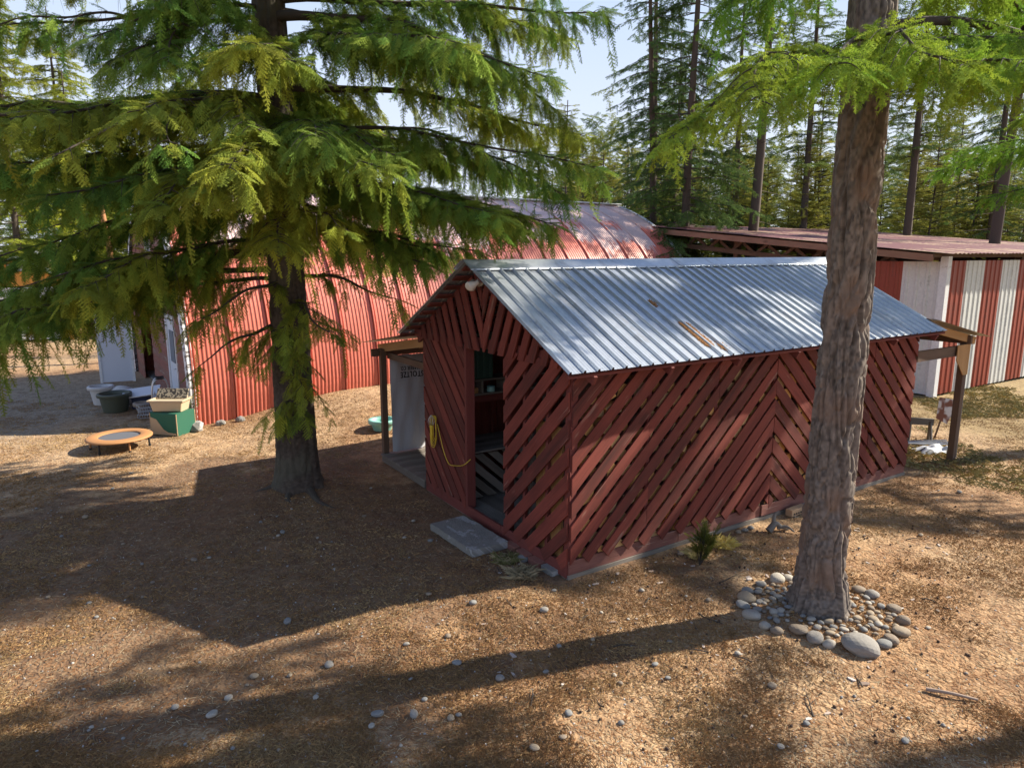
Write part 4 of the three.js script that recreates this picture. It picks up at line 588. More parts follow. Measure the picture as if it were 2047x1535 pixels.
// one limb of a near tree; az 0 = +x, 90 = toward +z (the viewer)
function limb(tree, fol, seed, h0, az, len, { rise = 0.1, droop = 0.9, tip = 0.3, r0 = 0.034, from = 0.15, dense = 1, hang = 0.5, width = 0.85, base, warm, kinds = 3, bare = 0.1, c0 = [0, 0], size = 1, fork = 0 }) {
  const r = rng(seed * 977 + 5), a = R(az), dir = V(Math.cos(a), 0, Math.sin(a)), side = V(-Math.sin(a), 0, Math.cos(a)), bend = (r() - 0.5) * 0.5, hue = r();
  const P = (s) => V(c0[0], h0, c0[1]).addScaledVector(dir, len * s).addScaledVector(side, bend * s * s * len * 0.4 + 0.05 * Math.sin(s * 7 + seed)).add(V(0, len * (rise * s - droop * 0.33 * s * s + tip * 0.25 * s ** 4) + 0.03 * Math.sin(s * 11 + seed), 0));
  const geos = [tube([0, 0.12, 0.25, 0.4, 0.55, 0.7, 0.85, 1].map(P), r0, 0.006, 7, 22)];
  for (let d = Math.max(from, 0.12) * len; d < len; d += 0.034 / dense) { const s = d / len, p = P(s), t = P(Math.min(1, s + 0.03)).sub(P(s - 0.03)).normalize(); if (noise2(d * 1.6 + seed * 3.3, seed * 1.7, 5) < 0.2 || r() < bare) continue; fol.add(Math.floor(r() * Math.min(2, kinds)), p, t.multiplyScalar(0.8).addScaledVector(side, (r() - 0.5) * 1.6).add(V(0, 0.55 - r() * 0.8, 0)), (r() - 0.5) * 1.2, size * (0.5 + r() * 0.5), col(r, base, warm, 0.4, hue)); }
  const step = 0.078 / dense;
  for (let d = from * len, k = 0; d < len; d += step * (0.7 + r() * 0.6), k++) {
    const s = d / len, p = P(s), t = P(Math.min(1, s + 0.03)).sub(P(s - 0.03)).normalize(), sg = k % 2 ? 1 : -1;
    const clump = noise2(s * len * 1.6 + seed * 3.3, seed * 1.7, 5); if (clump < 0.22 && s < 0.9) continue;
    const lb = Math.max(0.16, width * (1 - 0.72 * s) * (0.35 + 0.8 * r()) * Math.min(1, 0.35 + s * 2.2)), out = t.clone().multiplyScalar(0.6 + 0.3 * r()).addScaledVector(side, sg * (0.75 + 0.4 * r())).normalize();
    const drop = (0.28 + 0.5 * r()) * lb, B = (q) => p.clone().addScaledVector(out, lb * q).add(V(0, 0.05 * q - drop * q * q, 0));
    geos.push(tube([B(0), B(0.35), B(0.7), B(1)], 0.0065, 0.002, 3, 4));
    const isBare = r() < bare && s < 0.75;
    const nb = Math.max(2, Math.round(lb / 0.105));
    for (let i = 1; i <= nb; i++) {
      const q = i / nb, b = B(q), bt = B(Math.min(1, q + 0.08)).sub(B(q - 0.08)).normalize();
      if (isBare) { if (r() < 0.5) geos.push(tube([b, b.clone().add(V((r() - 0.5) * 0.1, -0.12 - r() * 0.3, (r() - 0.5) * 0.1))], 0.003, 0.001, 3, 2)); continue; }
      const c = col(r, base, warm, 0.8, hue);
      for (let j = 0; j < 2; j++) { const dd = bt.clone().multiplyScalar(0.8).addScaledVector(side.clone().multiplyScalar(j ? 1 : -1), 0.25 + r() * 0.4).add(V((r() - 0.5) * 0.7, 0.12 - r() * 0.75, (r() - 0.5) * 0.7)); fol.add(Math.floor(r() * Math.min(2, kinds)), b, dd, (r() - 0.5) * 0.7, size * (0.5 + r() * 0.6), col(r, base, warm, 0.8, hue)); }
      if (r() < hang) { // pendulous strand
        let w = b.clone(); const n = 1 + Math.floor(r() * 2.6 * (0.6 + hang)); const dv = V((r() - 0.5) * 0.8, -1, (r() - 0.5) * 0.8).normalize(), l0 = size * (0.7 + r() * 0.4);
        for (let m = 0; m < n; m++) { fol.add(kinds - 1, w, dv, r() * 6.28, l0, c); w = w.clone().addScaledVector(dv, 0.24 * l0); }
      }
    }
  }
  fol.add(0, P(1), P(1).sub(P(0.95)), 0, size, col(r, base, warm));
  part(tree, 'limb', merge(geos), limbMat);
  if (fork && len > 1.8) for (let i = 0; i < fork; i++) { const s = 0.28 + 0.3 * r(), p = P(s), g = (i % 2 ? 1 : -1) * (22 + r() * 22); limb(tree, fol, seed * 31 + i + 7, p.y, az + g, len * (1 - s) * (0.75 + 0.3 * r()), { rise: -0.05 + r() * 0.1, droop: droop * (0.8 + r() * 0.5), tip, r0: r0 * 0.5, from: 0.12, dense, hang, width: width * 0.85, base, warm, kinds, bare, c0: [p.x, p.z], size, fork: 0 }); }
}

// ---- the big drooping fir
{
  const X = -3.07, Z = -9.6, y0 = ground(X, Z) - 0.1;
  const fir = thing('fir_tree', 'large drooping fir tree with dark trunk shading the barn', 'tree', [X, y0, Z], 0);
  part(fir, 'trunk', trunkGeo([[0, 0, 0, 0.29], [1, 0.0, 0, 0.265], [3, 0.0, 0, 0.235], [7, -0.03, 0, 0.19], [12, -0.05, 0, 0.11], [17, 0, 0, 0.02]], 17, { seg: 88, rows: 420, furrow: 0.03, fu: 12, fv: 1.6, flare: 0.5, roots: 5 }), firBark);
  const rd = rng(5);
  for (const [az, l, k] of [[35, 1.7, 0.07], [75, 1.0, 0.08], [150, 0.9, 0.09], [200, 0.6, 0.09]]) { const a = R(az); part(fir, 'root', tube([0.2, 0.45, 0.7, 1].map((s, i) => { const x = Math.cos(a + 0.3 * Math.sin(s * 4)) * l * s, z = Math.sin(a + 0.3 * Math.sin(s * 4)) * l * s; return V(x, ground(X + x, Z + z) - y0 + [0.0, -0.03, -0.045, -0.09][i], z); }), k, 0.015, 8, 18), firBark); }
  const fol = new Foliage(firSprays), G = { base: [0.12, 0.235, 0.04], warm: [0.35, 0.37, 0.045], hang: 0.36, fork: 1, size: 0.85, bare: 0.16 };
  const L = [ // height, azimuth, length, options
    [6.5, 4, 4.2, { droop: 0.5, rise: 0.06, r0: 0.06, hang: 0.5 }], [6.3, 24, 3.7, { droop: 1.2, rise: 0.05, r0: 0.07, hang: 0.5 }], [5.5, -8, 4.1, { droop: 0.95, r0: 0.06, hang: 0.5 }], [4.9, 12, 4.2, { droop: 1.0, rise: 0.12, hang: 0.55 }], [5.9, 40, 3.6, { droop: 1.0, hang: 0.5 }],
    [4.3, 2, 3.6, { droop: 0.9, rise: 0.08, hang: 0.5 }], [4.25, 28, 3.2, { droop: 0.9, hang: 0.5 }], [3.75, 16, 2.0, { droop: 1.3, dense: 0.7, hang: 0.6 }], [3.1, -2, 1.5, { droop: 1.3, dense: 0.6, hang: 0.5, bare: 0.3 }],
    [5.7, 78, 2.7, { droop: 1.0 }], [5.2, 100, 2.9, { droop: 1.1, dense: 1.1 }], [4.95, 62, 3.1, { droop: 1.0, dense: 1.1 }], [4.55, 92, 2.7, { droop: 1.1, dense: 1.1 }], [4.4, 122, 2.9, { droop: 1.0, dense: 1.1 }], [4.0, 70, 2.1, { droop: 1.3, dense: 0.9 }],
    [6.75, 182, 4.0, { droop: 0.4, rise: 0.1, r0: 0.06, hang: 0.4, bare: 0.5, dense: 0.5 }], [6.3, 165, 3.4, { droop: 0.9, hang: 0.35, bare: 0.5, dense: 0.5 }], [5.35, 172, 4.4, { droop: 0.75, rise: 0.08, r0: 0.06 }], [5.1, 148, 4.2, { droop: 0.9, r0: 0.055 }], [4.85, 196, 3.0, { droop: 0.9 }], [4.6, 160, 3.3, { droop: 0.95, r0: 0.05 }],
    [3.42, 176, 4.6, { droop: 0.8, rise: -0.02, r0: 0.05, hang: 0.9, dense: 0.85 }], [3.2, 160, 4.4, { droop: 0.9, rise: 0.0, r0: 0.045, hang: 0.9, dense: 0.85 }], [3.35, 190, 3.3, { droop: 0.85, hang: 0.45 }], [3.5, 138, 3.0, { droop: 1.0, hang: 0.45 }], [3.0, 167, 3.0, { droop: 0.85, hang: 0.5, dense: 0.8 }],
    [3.0, 118, 1.3, { droop: 1.5, dense: 0.7, bare: 0.3 }], [2.75, 48, 1.1, { droop: 1.6, dense: 0.7, bare: 0.3 }], [2.45, 82, 0.75, { droop: 2.0, dense: 0.9, from: 0.35 }], [1.9, 66, 0.6, { droop: 2.4, dense: 0.9, from: 0.45, r0: 0.02 }], [1.5, 95, 0.5, { droop: 2.6, dense: 1, from: 0.55, r0: 0.018 }], [2.4, 150, 1.2, { droop: 1.7, dense: 0.6, bare: 0.35 }],
    [4.6, 215, 3.6, {}], [5.2, 245, 3.3, {}], [4.4, 300, 3.4, {}], [5.0, 330, 3.6, {}], [5.8, 280, 3.2, {}], [6.2, 225, 2.6, { dense: 0.6, bare: 0.4 }], [6.4, 325, 3.4, {}], [3.9, 255, 2.8, {}], [3.7, 345, 2.6, { dense: 0.7 }], [4.1, 228, 3.2, {}],
    [7.0, 60, 3.3, {}], [6.9, 115, 2.4, { dense: 0.6 }], [7.2, 20, 3.9, {}], [7.4, 340, 3.5, {}], [7.3, 150, 3.0, { dense: 0.5, bare: 0.4 }],
  ];
  for (let i = 0; i < 12; i++) L.push([3.6 + rd() * 3.0, rd() * 360, 1.6 + rd() * 2.0, { droop: 0.7 + rd() * 0.9, rise: rd() * 0.2, fork: 1 }]);
  L.forEach(([h, az, l, o], i) => limb(fir, fol, i + 1, h, az, l, { ...G, ...o }));
  for (let h = 7.8, i = 100; h < 16.4; h += 0.38, i++) limb(fir, fol, i, h, i * 137.5, 3.4 * Math.pow((17 - h) / 9.5, 0.75), { ...G, dense: 0.32, hang: 0.3, droop: 0.9, fork: 0 });
  fol.build(fir);
 
}
// ---- the near larch with the stone ring, and one more outside the frame whose boughs reach in
function larch(name, label, X, Z, path, limbs, seed, opts) {
  const y0 = ground(X, Z) - 0.05, t = thing(name, label, 'tree', [X, y0, Z], 0);
  part(t, 'trunk', trunkGeo(path, seed, opts), larchBark);
  const fol = new Foliage(larchSprays), G = { base: [0.17, 0.33, 0.035], warm: [0.34, 0.42, 0.05], hang: 0.1, kinds: 2, bare: 0.12, width: 0.55, size: 0.8 };
  limbs.forEach(([h, az, l, o], i) => limb(t, fol, seed * 10 + i, h, az, l, { ...G, ...o }));
  fol.build(t);
}
{
  const P = [[0, 0, 0, 0.225], [0.5, -0.01, 0, 0.205], [2.5, 0.01, 0.0, 0.19], [6, 0.0, 0, 0.17], [10, 0.0, 0, 0.14], [16, 0, 0, 0.04]];
  const limbs = [
    [5.0, 152, 2.2, { droop: 1.7, rise: 0.1, r0: 0.035, dense: 1.2, fork: 1 }], [4.95, 120, 1.9, { droop: 1.4, rise: 0.15, dense: 1.3, fork: 1 }], [4.8, 80, 1.6, { droop: 1.2, rise: 0.15, dense: 1.3, fork: 1 }], [4.95, 42, 2.0, { droop: 0.9, rise: 0.15, dense: 1.2, fork: 1 }], [5.2, 8, 3.0, { droop: 1.0, rise: 0.08, r0: 0.045, dense: 1.2, fork: 1 }], [4.8, 62, 1.7, { droop: 1.3, rise: 0.15, dense: 1.2, fork: 1 }], [4.95, 22, 2.6, { droop: 0.9, rise: 0.12, dense: 1.2, fork: 1 }],
    [5.6, 352, 3.0, { droop: 0.7, fork: 1 }], [5.6, 172, 1.3, { droop: 1.2, hang: 0.5 }], [5.9, 195, 1.0, { hang: 0.6 }], [5.9, 20, 3.0, { fork: 1, droop: 0.6 }], [6.0, 215, 1.0, { hang: 0.6 }], [6.1, 330, 3.0, { fork: 1 }], [6.4, 90, 2.4, {}],
  ];
  for (let h = 7, i = 0; h < 15.6; h += 0.42, i++) limbs.push([h, 40 + i * 137.5, 2.9 * Math.pow((16.5 - h) / 9.5, 0.7), { dense: 0.55 }]);
  larch('larch_tree', 'tall straight larch with furrowed bark rising from the ring of stones', 2.96, -6.2, P, limbs, 31, { seg: 150, rows: 620, furrow: 0.045, fu: 13, fv: 1.7, flare: 0.42, roots: 5 });
  const high = []; for (let h = 9.8, i = 0; h < 15.8; h += 0.4, i++) high.push([h, 150 + i * 137.5, 3.3 * Math.pow((16.4 - h) / 9, 0.7), { dense: 0.55, droop: 1.1 }]);
  larch('larch_tree', 'larch standing just outside the view beside the sunny yard', 14.2, -7.6, P, high, 43, { seg: 48, rows: 120, furrow: 0.02, fu: 12, fv: 2, flare: 0.4, roots: 5 });
  const low = []; for (let h = 4.4, i = 0; h < 15; h += 0.4, i++) low.push([h, 150 + i * 137.5, 3.9 * Math.pow((16 - h) / 11, 0.7), { dense: 1.2, droop: 1.0, width: 0.8, size: h > 6 ? 1.25 : 0.8, bare: 0.05 }]);
  low.push([4.9, 180, 3.4, { droop: 1.0 }], [5.6, 195, 3.6, { droop: 0.8 }]);
  larch('larch_tree', 'larch outside the view whose boughs hang in before the striped wall', 11.6, -12.4, P, low, 53, { seg: 48, rows: 120, furrow: 0.02, fu: 12, fv: 2, flare: 0.4, roots: 5 });
}
// ---- woods behind: five crown shapes, each copied
function farTree(seed, H, R0, base, o) {
  const r = rng(seed), f = new Foliage(farSprays), wood = [tube([V(0, -0.3, 0), V(0.05, H * 0.35, 0.04), V(-0.04, H * 0.7, 0), V(0, H, 0)], o.r, 0.02, 8, 14)];
  for (let h = o.dead ?? base; h < base; h += 0.5) { const a = r() * 6.28, l = 0.4 + r() * 0.9; wood.push(tube([V(0, h, 0), V(Math.cos(a) * l, h - 0.1 * l, Math.sin(a) * l)], 0.018, 0.005, 3, 2)); }
  for (let h = base; h < H - 0.2; h += o.step * (0.7 + r() * 0.6)) {
    const k = (h - base) / (H - base), R1 = R0 * Math.pow(1 - k, o.pow ?? 0.8) * (o.belly ? Math.min(1, 0.45 + k * 2.5) : 1) + 0.2, n = 3 + Math.floor(r() * 2.5);
    for (let i = 0; i < n; i++) {
      const a = r() * 6.28, l = R1 * (0.55 + 0.55 * r()), up = o.up + (r() - 0.5) * 0.25, c = col(r, o.base, o.warm, 0.45), E = (s) => V(Math.cos(a) * l * s, h + l * (up * s - 0.25 * s * s), Math.sin(a) * l * s);
      wood.push(tube([E(0), E(0.5), E(1)], 0.022, 0.005, 3, 3));
      const m = Math.max(1, Math.round(l / o.gap));
      for (let j = 1; j <= m; j++) { const s = (j - 0.3 * r()) / m; if (s < 0.18 && l > 0.8) continue; const p = E(s), out = V(Math.cos(a), 0, Math.sin(a)); for (const z of [-1, 1]) f.add(Math.floor(r() * 2), p, out.clone().multiplyScalar(0.7).add(V(-Math.sin(a) * z * (0.3 + 0.5 * r()), o.lift - 0.35 * r(), Math.cos(a) * z * (0.3 + 0.5 * r()))), (r() - 0.5), o.size * (0.55 + 0.6 * r()), c); if (r() < o.hang) f.add(1, p, V((r() - 0.5) * 0.4, -1, (r() - 0.5) * 0.4), r() * 6, o.size * 0.8, c); }
    }
  }
  const g = new THREE.Group(); part(g, 'trunk', merge(wood), farBark); f.build(g); return g;
}
{
  const kinds = {
    fir: farTree(501, 17, 2.9, 2.2, { r: 0.19, step: 0.30, gap: 0.30, up: 0.02, lift: -0.15, size: 0.85, hang: 0.5, base: [0.055, 0.125, 0.035], warm: [0.13, 0.18, 0.04] }),
    fir2: farTree(502, 19, 2.5, 4.6, { r: 0.20, dead: 1.6, step: 0.46, gap: 0.36, up: 0.0, lift: -0.15, size: 0.8, hang: 0.4, base: [0.055, 0.12, 0.04], warm: [0.12, 0.17, 0.045] }),
    pine: farTree(503, 18, 2.1, 7.5, { r: 0.21, dead: 2, step: 0.42, gap: 0.36, up: 0.15, lift: 0.05, size: 0.9, hang: 0.2, belly: true, base: [0.07, 0.14, 0.04], warm: [0.16, 0.20, 0.045] }),
    young: farTree(504, 8.2, 1.35, 0.9, { r: 0.07, step: 0.16, gap: 0.24, up: 0.5, lift: 0.45, size: 0.6, hang: 0.25, base: [0.20, 0.235, 0.05], warm: [0.40, 0.37, 0.07] }),
    slim: farTree(505, 9.6, 1.0, 2.6, { r: 0.06, dead: 1, step: 0.2, gap: 0.25, up: 0.4, lift: 0.4, size: 0.55, hang: 0.3, base: [0.18, 0.225, 0.05], warm: [0.35, 0.33, 0.07] }),
    bright: farTree(506, 13, 2.9, 0.8, { r: 0.15, step: 0.24, gap: 0.28, up: 0.12, lift: 0.0, size: 0.95, hang: 0.35, base: [0.19, 0.25, 0.03], warm: [0.36, 0.37, 0.04] }),
  };
  const place = (name, kind, x, z, s, label, group, lean = [0, 0], turn = 0) => { const t = kinds[kind].clone(); t.name = numbered(name); t.position.set(x, ground(x, z), z); t.scale.setScalar(s); t.rotation.set(lean[1], turn, -lean[0]); tag(t, label, 'tree', group); scene.add(t); };
  // tall ones one can tell apart
  const beyond = 'beyond the long low roof';
  place('fir_tree', 'fir2', 5.27, -26, 0.85, 'dark fir leaning away over the round barn end with sky beside it', null, [-0.11, 0], 1);
  place('fir_tree', 'fir2', 5.9, -29, 0.95, 'slim dark fir between the leaning fir and the thick straight fir', null, [0.035, 0], 2.4);
  place('fir_tree', 'fir', 6.0, -24.5, 1.0, 'thick straight dark fir just past the round barn end', null, [0.0, 0], 3.1);
  place('pine_tree', 'pine', 7.94, -24, 1.0, 'pine with a clean bent trunk ' + beyond + ' near the larch', null, [0.04, 0], 0.5);
  place('pine_tree', 'pine', 12.7, -31, 0.95, 'pine half hidden directly behind the near larch trunk', null, [0.015, 0], 1.9);
  place('pine_tree', 'pine', 17.5, -35, 0.9, 'thin pine in the gap beside the near larch trunk', null, [0, 0], 4.0);
  place('pine_tree', 'pine', 15.8, -28.5, 0.95, 'bare-stemmed grey pine standing over the striped wall corner', null, [0.0, 0], 5.0);
  place('pine_tree', 'pine', 16.2, -24, 1.05, 'stout pine at the outer end of the pole barn roof', null, [-0.03, 0], 2.2);
  place('fir_tree', 'fir2', 10.2, -33, 0.9, 'dark fir filling the gap between the bent pine and the larch', null, [0, 0], 0.3);
  place('fir_tree', 'fir2', 20.8, -31, 0.95, 'tall dark fir at the outer edge of the woods', null, [0, 0], 1.2);
  place('fir_tree', 'fir', 8.6, -38, 0.85, 'broad fir deep in the woods behind the bent pine', null, [0, 0], 2.9);
  // sunlit young wood
  const rd = rng(77); let n = 0;
  for (let i = 0; i < 72; i++) { const x = 4.0 + (i % 18) * 1.5 + (rd() - 0.5) * 1.4, z = -30 - Math.floor(i / 18) * 4 - rd() * 3.5, sl = rd() < 0.45; place('young_pine', sl ? 'slim' : 'young', x + (-30 - z) * -0.25, z, 0.8 + rd() * 0.35, 'slender sunlit young pine in the thicket beyond the pole barn', 'young pines in the sunlit thicket', [(rd() - 0.5) * 0.05, 0], rd() * 6); }
  // bright trees behind the yard
  const left = [[-17.6, -29, 0.8, 'yellow green tree rising behind the orange cabin roof'], [-21.5, -31, 1.12, 'tall yellow green tree at the outer edge of the yard'], [-16.0, -34, 0.72, 'yellow green tree standing behind the utility pole'], [-13.6, -30, 0.62, 'low bushy yellow green tree between the pole and barn'], [-19.4, -36, 0.84, 'tall yellow green tree farther back over the cabin'], [-23.5, -38, 1.2, 'yellow green tree farthest out behind the cabin']];
  for (const [x, z, s, l] of left) place('sunlit_tree', 'bright', x, z, s, l, null, [0, 0], x);
  const back = [[-12.2, -36, 0.62, 'fir'], [-9.6, -38, 0.52, 'fir2'], [-7.4, -35, 0.50, 'fir'], [-5.2, -39, 0.5, 'fir2'], [-3.0, -37, 0.42, 'fir'], [-0.8, -40, 0.46, 'fir2'], [1.2, -38, 0.40, 'fir'], [3.2, -40, 0.55, 'fir2']];
  back.forEach(([x, z, s, k], i) => place('fir_tree', k, x, z, s, 'small dark fir showing over the ridge of the round barn', 'small firs behind the round barn', [0, 0], i * 1.3));
  // the far wood reads as one mass
  const f = new Foliage(farSprays), r2 = rng(99);
  for (let i = 0; i < 420; i++) { const x = -75 + r2() * 150, z = -45 - r2() * 30, H = (x > 4 || x < -14 ? 11 : 5.5) * (0.7 + 0.6 * r2()), g = ground(x, z), dark = r2(); for (let k = 0; k < 90; k++) { const t = Math.pow(r2(), 0.9), a = r2() * 6.28, q = (1 - t) * 1.5 * Math.sqrt(r2()) + 0.1; f.add(k % 2, V(x + Math.cos(a) * q, g + 0.5 + t * H, z + Math.sin(a) * q), V(Math.cos(a), 0.9 - 1.8 * r2(), Math.sin(a)), 0, 1.3 + r2() * 0.8, dark < 0.5 ? col(r2, [0.08, 0.14, 0.045], [0.14, 0.19, 0.05]) : col(r2, [0.15, 0.2, 0.05], [0.26, 0.27, 0.06])); } }
  const wood = new THREE.Group(); wood.name = 'distant_wood'; tag(wood, 'far mixed wood closing off the clearing behind all the trees', 'wood', null, 'stuff'); scene.add(wood); f.build(wood, 'foliage');
}
// ------------------------------------------------------------------ stones, twigs, grass
{
  const rd = rng(301), on = (x, z, y = 0) => V(x, ground(x, z) + y, z);
  const stones = []; for (let v = 0; v < 7; v++) { const g = new THREE.IcosahedronGeometry(1, 3), p = g.attributes.position, sx = 1.0 + rd() * 0.35, sy = 0.55 + rd() * 0.2, sz = 0.8 + rd() * 0.25; for (let i = 0; i < p.count; i++) { const x = p.getX(i), y = p.getY(i), z = p.getZ(i), k = 0.86 + 0.28 * noise3(x * 1.3 + v * 9, y * 1.3, z * 1.3, 2); p.setXYZ(i, x * k * sx, y * k * sy, z * k * sz); } g.computeVertexNormals(); stones.push(g); }
  const sm2 = (s, a, b) => new THREE.MeshStandardMaterial({ map: tex(128, 128, (u, v, o) => { const n = fbm2(u * 6, v * 6, s, 4), m = noise2(u * 60, v * 60, s + 5); for (let c = 0; c < 3; c++) o[c] = lerp(a[c], b[c], n) * (0.88 + 0.24 * m); }), roughness: 0.85 });
  const stoneMats = [sm2(1, [0.24, 0.185, 0.125], [0.32, 0.26, 0.19]), sm2(2, [0.19, 0.175, 0.155], [0.28, 0.26, 0.235]), sm2(3, [0.16, 0.125, 0.09], [0.24, 0.19, 0.145]), sm2(4, [0.30, 0.265, 0.215], [0.38, 0.345, 0.295]), sm2(5, [0.17, 0.168, 0.16], [0.24, 0.235, 0.225])];
  const stone = (name, x, z, r, label, group, cat = 'stone', sink = 0.25) => { const m = shade(new THREE.Mesh(stones[Math.floor(rd() * 7)], stoneMats[Math.floor(rd() * 5)])); m.name = numbered(name); m.scale.set(r, r * (0.85 + rd() * 0.3), r); m.position.copy(on(x, z, r * (0.6 - sink))); m.rotation.set((rd() - 0.5) * 0.3, rd() * 6.28, (rd() - 0.5) * 0.3); tag(m, label, cat, group); scene.add(m); return m; };
  // ring round the larch: ellipse of river stones
  const CX = 2.96, CZ = -6.16, placed = [], ok = (x, z, r) => placed.every(([a, b, q]) => Math.hypot(x - a, z - b) > (r + q) * 0.88);
  const put = (x, z, r, label, group) => { placed.push([x, z, r]); stone('river_stone', x, z, r, label, group); };
  put(CX + 0.06, CZ + 0.66, 0.125, 'largest tan boulder at the front of the stone ring'); put(CX - 0.64, CZ - 0.22, 0.085, 'pale cream boulder at the far side of the stone ring'); put(CX - 0.38, CZ + 0.40, 0.085, 'cracked tan boulder on the shaded edge of the stone ring'); put(CX - 0.28, CZ + 0.52, 0.072, 'grey boulder next to the cracked tan boulder in the ring');
  for (let i = 0; i < 38; i++) { const a = (i / 38) * 6.283 + (rd() - 0.5) * 0.06, x = CX + Math.cos(a) * (0.70 + rd() * 0.03), z = CZ + Math.sin(a) * (0.62 + rd() * 0.03), r = 0.055 + rd() * 0.022; if (ok(x, z, r)) put(x, z, r, 'rounded river stone in the outer rim of the ring round the larch', 'rim stones of the ring round the larch'); }
  for (let i = 0; i < 420; i++) { const a = rd() * 6.283, q = 0.26 + rd() * 0.38, x = CX + Math.cos(a) * q * 1.04, z = CZ + Math.sin(a) * q * 0.92, r = 0.02 + rd() * rd() * 0.04; if (ok(x, z, r) && Math.hypot(x - CX, z - CZ) > 0.25) put(x, z, r, 'small river stone filling the ring round the larch', 'fill stones inside the ring round the larch'); }
  // stones at the barn corner and by the shed
  [[-6.15, -13.15, 0.15, 'broken pale concrete lump at the barn corner'], [-5.85, -13.6, 0.09, 'grey rock beside the broken concrete lump'], [-5.5, -13.75, 0.08, 'rock farthest along the barn side bank']].forEach(([x, z, r, l], i) => { const g = new THREE.IcosahedronGeometry(r, 1), p = g.attributes.position; for (let k = 0; k < p.count; k++) { const a = p.getX(k), b = p.getY(k), c = p.getZ(k), q = 0.65 + 0.7 * noise3(a * 9 + i * 5, b * 9, c * 9, 4); p.setXYZ(k, a * q * 1.3, b * q * 0.8, c * q); } g.computeVertexNormals(); solo('corner_rock', g, concrete, l, 'rock', on(x, z, r * 0.4).toArray(), rd() * 6); });
  const sp = (a, b) => shedPoint(a, b);
  [[2.55, -0.12, 0.035, 'brown pebble against the long wall timber'], [2.66, -0.13, 0.04, 'grey green pebble against the long wall timber'], [2.78, -0.12, 0.045, 'largest grey pebble against the long wall timber'], [-0.12, 0.68, 0.06, 'pale flat stone by the front footing bricks']].forEach(([a, b, r, l]) => { const p = sp(a, b); stone('footing_stone', p.x, p.z, r, l, null); });
  // scattered pale pebbles of the yard
  const spots = []; const inShed = (x, z) => { const dx = x - SHED.o[0], dz = z - SHED.o[2], c = Math.cos(SHED.turn), s = Math.sin(SHED.turn), a = dx * c - dz * s, b = -(dx * s + dz * c); return a > -0.2 && a < 6.8 && b > -0.12 && b < 5.3; };
  for (let i = 0; i < 900 && spots.length < 150; i++) { const z = -4.3 - Math.pow(rd(), 1.3) * 6.5, x = (rd() * 2 - 1) * -z * 0.72 - (rd() < 0.5 ? 1.2 : 0); if (inShed(x, z) || Math.hypot(x - CX, z - CZ) < 0.8 || Math.abs(x) > -z * 0.74) continue; spots.push([x, z]); }
  spots.forEach(([x, z], i) => stone('yard_pebble', x, z, 0.012 + rd() * rd() * 0.034, 'pale pebble lying loose on the dry yard', 'pebbles scattered over the dry yard', 'pebble', 0.1));
  // gravel: nobody could count it
  const copies = (name, geo, mat, n, fn, label, cat) => { const im = shade(new THREE.InstancedMesh(geo, mat, n)), m = new THREE.Matrix4(), q = new THREE.Quaternion(), e = new THREE.Euler(); let k = 0; for (let i = 0; i < n * 3 && k < n; i++) { const o = fn(i); if (!o) continue; const [p, rx, ry, rz, s, c] = o; e.set(rx, ry, rz); m.compose(p, q.setFromEuler(e), Array.isArray(s) ? V(...s) : V(s, s, s)); im.setMatrixAt(k, m); im.setColorAt(k, c); k++; } im.count = k; im.name = name; tag(im, label, cat, null, 'stuff'); scene.add(im); };
  const view = (far) => { const z = -3.9 - Math.pow(rd(), 1.5) * far, x = (rd() * 2 - 1) * (-z * 0.78 + 0.3); return inShed(x, z) || z < -20 ? null : [x, z]; };
  const white = std([1, 1, 1], 0.95), pebble = new THREE.IcosahedronGeometry(1, 1); pebble.scale(1.2, 0.6, 0.9);
  copies('gravel', pebble, white, 5200, () => { const q = rd() < 0.3 ? [-4.7 + (rd() - 0.5) * 1.8, -4.0 + (rd() - 0.6) * 0.9] : rd() < 0.35 ? [-9 - rd() * 4, -12.6 - rd() * 4] : view(9); if (!q) return null; const g = 0.22 + 0.24 * rd(); return [on(q[0], q[1], 0.002), rd(), rd() * 6, rd(), 0.004 + rd() * rd() * 0.009, lin(g * 1.05, g, g * 0.93)]; }, 'fine grey gravel strewn over the dry soil', 'gravel');
  const blades = (seed, n, h, w, spread) => { const r = rng(seed), pos = []; for (let i = 0; i < n; i++) { const a = r() * 6.28, l = h * (0.5 + r()), lean = 0.4 + r() * 1.3, x = (r() - 0.5) * spread, z = (r() - 0.5) * spread, dx = Math.cos(a), dz = Math.sin(a), m = [x + dx * l * lean * 0.4, l * 0.5, z + dz * l * lean * 0.4], t = [x + dx * l * lean, l * (1.05 - 0.35 * lean), z + dz * l * lean]; pos.push(x - dz * w, 0, z + dx * w, x + dz * w, 0, z - dx * w, ...m, x + dz * w, 0, z - dx * w, m[0] + dz * w * 0.5, m[1], m[2] - dx * w * 0.5, ...t, x + dz * w * 0.8, 0.0, z - dx * w * 0.8, ...t, ...m); } const g = new THREE.BufferGeometry(); g.setAttribute('position', new THREE.Float32BufferAttribute(pos, 3)); g.computeVertexNormals(); return g; };
  const straw = new THREE.MeshStandardMaterial({ color: 0xffffff, roughness: 0.9, side: THREE.DoubleSide });
  const straws = (x, z) => { const k = 0.7 + 0.6 * rd(), n = fbm2(x * 0.8, z * 0.8, 61, 3); return n > 0.55 ? lin(0.40 * k, 0.27 * k, 0.125 * k) : lin(0.33 * k, 0.20 * k, 0.085 * k); };
  const bare = (x, z) => { const L = Math.hypot(x + 2.6, z + 8.6); return rd() > 0.25 + 0.75 * smoothstep(L, 1.5, 4.5); };
